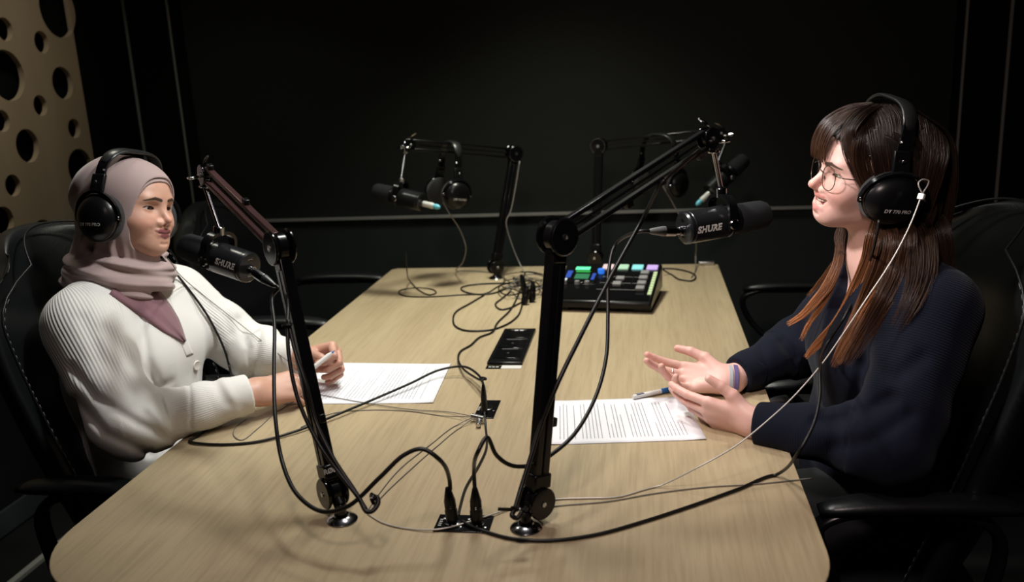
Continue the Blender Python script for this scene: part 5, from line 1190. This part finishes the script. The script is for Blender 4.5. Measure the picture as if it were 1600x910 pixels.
# ============================================================ cables
def dtab(px, py): return dep(Zp(px, py, TZ))
def pts3(spec, r, trees=()):
    out = []; last = 1.5
    for q in spec:
        if isinstance(q, Vector): out.append(q); last = dep(q)
        elif q[0] == 't': z = TZ + r + (q[3] if len(q) > 3 else 0.0006); p = Zp(q[1], q[2], z); out.append(p); last = dep(p)
        elif q[0] == 's': p = surf(q[1], q[2], trees, (q[3] if len(q) > 3 else .004) + r, last); out.append(p); last = dep(p)
        else:
            d = q[2]; p = W(q[0], q[1], d)
            if p.z < TZ + r and abs(p.x) < .6: p = Zp(q[0], q[1], TZ + r + .001)
            out.append(p); last = dep(p)
    return out
def cable(spec, r, label, cat='cable', name='cable', mt='rubber', trees=(), per=8, extra=None, group=None, one=False):
    P = spline(pts3(spec, r, trees), per)
    for p in P:
        if p.z < TZ + r and abs(p.x) < .6 and p.z > TZ - .06: p.z = TZ + r + .0004
    if one:
        o = MB().tube(P, r, 10).build(name, mt, ang=180, origin=P[0]); tag(o, label, cat, group); return o, P
    t = empty(name, P[0], label, cat, group); MB().tube(P, r, 10).build('cord', mt, t, ang=180); return t, P
def tie(t, p, d, r=.0045, tail=True):
    R = basis(d); MB().tube([Vector(p) + R @ Vector((r * math.cos(a), r * math.sin(a), 0)) for a in [2 * PI * i / 20 for i in range(20)]], .0012, 8, True, prof=[(1, 2), (-1, 2), (-1, -2), (1, -2)]).build('cable_tie', 'black_plastic', t, ang=60)
PLATE = Vector((.051, 1.209, TZ)); s1 = PLATE + Vector((-.018, 0, .0045)); s2 = PLATE + Vector((.021, 0, .0045))
def up_plug(t, s, lean=(0, 0, 1), L=.058, r=.0098):
    d = Vector(lean).normalized()
    MB().lathe([(r * .80, -.004), (r * .80, .004), (r, .005), (r * 1.02, .020), (r * .90, .024), (r * .94, .036), (r * .62, L * .86), (r * .42, L)], s, d, 22).build('plug', 'black_plastic', t)
    for k in range(4): MB().disc(s + d * (.026 + k * .003), d, r * .96, .0012, 20).build('grip_ring', 'gloss_plastic', t) if k < 2 else None
    return s + d * (L - .004)
def inline_plug(t, p, d, L=.060, r=.0092, m1='dark_chrome', m2='band', m3=None):
    p = Vector(p); d = Vector(d).normalized()
    MB().lathe([(r * .78, -.002), (r * .78, .010), (r, .011), (r, .026), (r * .96, .030)], p, d, 20).build('plug', m1, t)
    MB().lathe([(r * .98, .030), (r * 1.0, .034), (r * .60, L * .92), (r * .45, L)], p, d, 20).build('strain_relief', m2, t)
    return p + d * (L - .003)
# 1 left microphone cable
d2 = (W(413, 436, dep(xl2) - .01) - xl2).normalized(); e2 = xl2 + d2 * .055
t, P = cable([e2 - d2 * .004, e2 + d2 * .012, W(426, 462, 1.60), W(429, 510, 1.555), W(428, 580, 1.49), W(430, 650, 1.43), W(441, 722, 1.37), W(466, 775, 1.31), W(505, 800, 1.275), W(545, 791, 1.262), W(592, 748, 1.265), W(632, 711, 1.27), W(660, 702, 1.27), W(686, 718, 1.27), s1 + Vector((.000, 0, .070)), s1 + Vector((0, 0, .054))], .0034,
             'thick black cable hanging from the left microphone and looping to the plate', name='microphone_cable')
inline_plug(t, xl2, d2); up_plug(t, s1, (-.06, 0, 1))
# 2 right microphone cable
d1 = (W(990, 362, dep(xl1) - .02) - xl1).normalized(); e1 = xl1 + d1 * .058
t, P = cable([e1 - d1 * .004, e1 + d1 * .020, W(962, 382, 1.60), W(951, 425, 1.57), W(950, 490, 1.53), W(947, 560, 1.48), W(930, 622, 1.43), W(898, 678, 1.38), W(868, 706, 1.355), W(835, 726, 1.33), W(800, 728, 1.31), W(776, 712, 1.295), W(761, 684, 1.28), W(747, 706, 1.262), s2 + Vector((0, .002, .085)), s2 + Vector((0, 0, .054))], .0033,
             'thick black cable from the right microphone drooping down to the plate', name='microphone_cable')
inline_plug(t, xl1, d1, m2='grey_rubber' if 'grey_rubber' in M else 'band'); up_plug(t, s2)
# 3 cable strapped to the right arm
q = J1.lerp(J2, .72); dJ = (J2 - J1).normalized()
t, P = cable([W(1092, 236, dep(J2) - .01), W(1060, 262, dep(q)), W(1035, 285, dep(q) - .015), W(1003, 345, 1.47), W(957, 428, 1.42), W(905, 530, 1.35), W(872, 598, 1.32), W(845, 665, 1.315), W(826, 725, 1.30), W(812, 770, 1.285), W(804, 797, 1.268), W(800, 806, 1.262), W(808, 810, 1.262), W(816, 800, 1.265)], .0036,
             'black cable strapped along the front right boom arm and slanting to its foot', name='arm_cable')
tie(t, W(805, 795, 1.268), W(812, 770, 1.285) - W(804, 797, 1.268)); MB().bar(W(778, 796, 1.262), W(806, 797, 1.266), .0022, .0045).build('tie_tail', 'black_plastic', t)
tie(t, W(1036, 283, dep(q) - .012), dJ, .006)
# 4 cable strapped to the left arm
t, P = cable([W(446, 430, dep(K1) + .005), W(450, 480, dep(K1) - .02), W(449, 512, 1.345), W(452, 560, 1.33), W(466, 625, 1.315), W(496, 690, 1.30), W(532, 742, 1.275), W(560, 778, 1.262), W(573, 800, 1.25), W(582, 799, 1.25), W(591, 787, 1.256), W(589, 777, 1.262), W(582, 781, 1.262)], .0033,
             'black cable strapped along the front left boom arm, ending in a tied loop', name='arm_cable')
P2 = spline([W(450, 500, 1.350), W(460, 545, 1.335), W(478, 600, 1.318), W(492, 655, 1.310), W(520, 715, 1.285), W(556, 770, 1.265), W(572, 797, 1.252)], 8)
MB().tube(P2, .0031, 10).build('cord', 'rubber', t, ang=180)
tie(t, W(584, 780, 1.262), Vector((1, 0, .4)), .0075); tie(t, W(449, 508, 1.345), Vector((0, 0, 1)), .006)
# 5 headphone cable, right person
cable([('s', 1374, 344, .02), W(1366, 385, 1.515), ('s', 1350, 430, .022), ('s', 1320, 495, .020), ('s', 1294, 535, .018), W(1281, 580, 1.42), W(1281, 620, 1.38), W(1271, 664, 1.35), W(1247, 708, 1.34), ('t', 1212, 743), ('t', 1150, 766), ('t', 1080, 791), ('t', 1000, 817), ('t', 930, 836), ('t', 860, 845), ('t', 800, 842), ('t', 758, 831), ('t', 735, 822, .003), W(722, 815, dtab(722, 815) - .012)], .0027,
      'black headphone cable of the person in navy sweeping across the near table', name='headphone_cable', trees=[TR], one=True)
# 6 pale security wire, right
lp = W(1441, 303, 1.47)
t, P = cable([lp, W(1422, 352, 1.47), W(1393, 408, 1.47), W(1352, 470, 1.47), W(1320, 518, 1.465), W(1285, 568, 1.46), W(1240, 620, 1.45), W(1200, 657, 1.44), W(1150, 697, 1.43), W(1092, 730, 1.42), W(1030, 760, dtab(1030, 760) - .006), ('t', 965, 777), ('t', 915, 779), ('t', 868, 781), ('t', 800, 795), ('t', 745, 812, .004), ('t', 690, 827, .003), ('t', 640, 827), ('t', 600, 818), ('t', 574, 803)], .0013,
             'thin pale security wire from the right headphones down to the table', name='security_wire', mt='white_wire')
MB().tube(spline([lp, lp + (W(1435, 287, 1.47) - W(1441, 303, 1.47)), W(1441, 281, 1.475), W(1451, 283, 1.48), W(1449, 291, 1.475)], 6) + [lp], .0012, 8).build('wire_loop', 'white_wire', t, ang=180)
MB().bar(lp, W(1438, 312, 1.47), .011, .006).build('crimp', 'white_plastic', t, bevel=.001)
cable([('t', 1268, 748), ('t', 1180, 757), ('t', 1100, 762), ('t', 1020, 772), ('t', 950, 784), ('t', 880, 790), ('t', 862, 792)], .0011, 'second thin grey wire lying flat on the right near half of the table', name='security_wire', mt='wire', one=True)
# 7 headphone cable, left person
cable([('s', 252, 402, .006), ('s', 285, 440, .006), ('s', 322, 490, .006), ('s', 348, 540, .006), ('s', 358, 572, .005), W(362, 600, 1.96), W(350, 650, 1.85), W(310, 684, 1.76), ('t', 296, 690), ('t', 335, 695), ('t', 400, 691), ('t', 460, 675, .003), ('t', 520, 651, .006), ('t', 580, 626, .008), ('t', 640, 600, .012), ('t', 688, 578, .018), ('t', 722, 573, .022), ('t', 745, 584, .024), ('t', 756, 604, .028), ('t', 758, 622, .026)], .0028,
      'black headphone cable of the person in white running over the table to the small plate', name='headphone_cable', trees=[TL, TH], one=True)
# 8 thin wire of the left headphones
t, P = cable([('s', 262, 404, .008), ('s', 300, 447, .006), ('s', 345, 483, .006), ('s', 400, 526, .006), ('s', 447, 562, .006), W(478, 582, 1.95), W(470, 618, 1.88), ('t', 440, 640), ('t', 405, 668), ('t', 378, 688), ('t', 366, 682), ('t', 368, 668), ('t', 385, 655)], .0010,
      'thin grey wire from the left headphones past the white sleeves', name='security_wire', mt='wire', trees=[TL, TH])
# 9 small plate: jack and silver splitter with thin wires
t = empty('audio_jack', Zp(757, 640, TZ), 'black audio plug standing upright in the small table plate', 'plug')
b0 = Zp(757, 645, TZ + .004); up_plug(t, b0, (0, .05, 1), L=.060, r=.0066)
t, P = cable([('t', 757, 644, .02), ('t', 759, 668, .004), ('t', 760, 700), ('t', 748, 728), ('t', 728, 762), ('t', 719, 792), ('t', 716, 806)], .0022, 'thin black cord from the small plate down to the double plate', name='patch_cable')
tie(t, Zp(755, 592, TZ + .03), Vector((.2, 0, 1)), .006)
c_ = Zp(746, 652, TZ + .010)
t = empty('wire_splitter', c_, 'small silver metal splitter where the thin wires meet in mid table', 'connector')
MB().cyl(c_ - Vector((.012, -.004, 0)), c_ + Vector((.016, -.010, 0)), .0062, n=16, bev=.001).build('barrel', 'steel', t)
MB().cyl(c_ + Vector((.004, -.010, -.002)), c_ + Vector((.008, -.036, -.003)), .0050, n=14, bev=.001).build('barrel', 'steel', t)
cable([c_ - Vector((.010, -.003, 0)), ('t', 700, 644, .002), ('t', 640, 640, .002), ('t', 560, 628, .002), ('t', 500, 617, .003)], .0010, 'thin grey wire from the splitter over the left paper', name='security_wire', mt='wire', one=True)
cable([c_ - Vector((.011, 0, 0)), ('t', 690, 650), ('t', 640, 643), ('t', 580, 641), ('t', 520, 646), ('t', 470, 668)], .0010, 'thin grey wire from the splitter just below the left paper', name='security_wire', mt='wire', one=True)
cable([c_ - Vector((.011, .004, 0)), ('t', 715, 664), ('t', 670, 697), ('t', 625, 733), ('t', 590, 775), ('t', 572, 802)], .0010, 'thin grey wire from the splitter to the left arm foot, upper of the pair', name='security_wire', mt='wire', one=True)
cable([c_ - Vector((.008, .008, 0)), ('t', 720, 668), ('t', 680, 700), ('t', 637, 738), ('t', 598, 775), ('t', 577, 800)], .0010, 'thin grey wire from the splitter to the left arm foot, lower of the pair', name='security_wire', mt='wire', one=True)
# 10 tangle at the far end
R2_ = .0026
cable([('t', 754, 596, .030), ('t', 742, 590, .022), ('t', 724, 577, .012), ('t', 716, 562, .004), ('t', 720, 549), ('t', 735, 540), ('t', 750, 527), ('t', 768, 520), ('t', 777, 505), ('t', 797, 485), ('t', 808, 465), ('t', 815, 448)], R2_, 'black cable winding from the plug cluster past the left of the power panel', one=True)
cable([('t', 757, 461), ('t', 735, 474), ('t', 713, 487), ('t', 708, 500), ('t', 713, 511), ('t', 730, 517), ('t', 765, 516), ('t', 790, 508), ('t', 808, 495), ('t', 815, 480), ('t', 818, 460, .01)], R2_, 'black cable in one large loop left of the power panel', one=True)
cable([W(634, 395, 2.75), W(636, 425, 2.80), ('t', 641, 440, .004), ('t', 655, 454), ('t', 672, 461), ('t', 681, 458), ('t', 674, 452), ('t', 650, 450, .004), ('t', 628, 453), ('t', 623, 458), ('t', 635, 463), ('t', 670, 464), ('t', 720, 461), ('t', 757, 459), ('t', 782, 446), ('t', 805, 440)], R2_ * .8, 'dark cable with a small flat loop at the far left of the table', one=True)
cable([('t', 806, 443), ('t', 775, 443), ('t', 740, 445), ('t', 722, 449), ('t', 724, 455), ('t', 745, 460), ('t', 768, 459), ('t', 795, 450), ('t', 812, 447)], R2_, 'black cable lying in a narrow loop beside the cable tangle', one=True)
cable([('t', 796, 445), ('t', 798, 454), ('t', 785, 466), ('t', 774, 476), ('t', 784, 484), ('t', 798, 481), ('t', 812, 474), ('t', 822, 470)], R2_, 'black cable making a small hook left of the tangle', one=True)
cable([('t', 1035, 421, .02), ('t', 1046, 428), ('t', 1062, 437), ('t', 1080, 439), ('t', 1087, 433), ('t', 1079, 426), ('t', 1050, 420), ('t', 1005, 421), ('t', 985, 424)], R2_, 'dark cable coiled in one loop at the far right of the table', one=True)
rs = random.Random(11)
for k in range(7):
    cx, cy = rs.uniform(806, 842), rs.uniform(432, 470); a0 = rs.uniform(0, 6); sp_ = []
    for j in range(9): a = a0 + j * .85; rr = rs.uniform(12, 30); sp_.append(('t', cx + rr * 1.3 * math.cos(a), max(424, cy + rr * .55 * math.sin(a)), .002 + .006 * rs.random() + .004 * k))
    cable(sp_, .0022 if k % 2 else .0016, 'loop of black cable in the tangle behind the front right arm', group='loops of the far cable tangle', one=True, mt='rubber' if k % 3 else 'wire')
t = empty('power_adapter', Zp(822, 462, TZ), 'black plug cluster standing in the middle of the cable tangle', 'plug')
for dx, dy, h, ln in ((0, 0, .075, -.18), (9, 5, .060, .10), (-3, 9, .055, .22)):
    up_plug(t, Zp(822 + dx, 466 + dy, TZ + .003), (ln, .1, 1), L=h, r=.011)
MB().cyl(Zp(803, 436, TZ + .012), Zp(813, 440, TZ + .012), .007, n=14, bev=.001).build('metal_plug', 'steel', t)
for k, (x, y) in enumerate(((880, 452), (888, 442), (878, 470))):
    pass
# 11 hanging cords at the back
cable([W(692, 316, dep(L1) - .16), W(703, 335, dep(L1) - .15), W(719, 360, dep(L1) - .12), W(728, 388, dep(L1) - .1), W(724, 408, dep(L1) - .06), ('t', 715, 424), ('t', 745, 424), ('t', 775, 428), ('t', 790, 438)], .0019, 'grey cable hanging from the back left headphones to the table', mt='wire', one=True)
cable([W(812, 252, dep(L1) - .03), W(806, 290, dep(L1) - .03), W(798, 330, dep(L1) - .03), W(791, 347, dep(L1) - .03), W(799, 380, dep(L1) - .02), W(812, 412, dep(L1) - .02), ('t', 826, 436, .01), ('t', 834, 446)], .0019, 'grey cable hanging along the back left boom arm', mt='wire', one=True)
cable([W(1034, 288, dep(Q1) - .1), W(1048, 312, dep(Q1) - .1), W(1064, 340, dep(Q1) - .1), W(1078, 358, dep(Q1) - .1), W(1087, 378, dep(Q1) - .1), W(1087, 400, dep(Q1) - .06), ('t', 1086, 424, .002), ('t', 1080, 434)], .0019, 'grey cable hanging behind the right microphone', mt='wire', one=True)
# blue plugs of the two rear microphones
for xl, xd, mn, mm in ((xl3, xd3, M3, 1), (xl4, xd4, M4, 2)):
    t = empty('microphone_plug', xl, 'light blue cable plug on the back %s microphone' % ('left' if mm == 1 else 'right'), 'plug')
    MB().lathe([(.0085, -.004), (.0092, 0), (.0092, .020)], xl, xd, 16).build('barrel', 'pale', t); MB().lathe([(.0092, .020), (.0096, .022), (.0096, .034), (.0070, .038)], xl, xd, 16).build('collar', 'pale', t)
    MB().lathe([(.0070, .038), (.0085, .042), (.0080, .052), (.004, .060)], xl, xd, 16).build('boot', 'cyan', t)
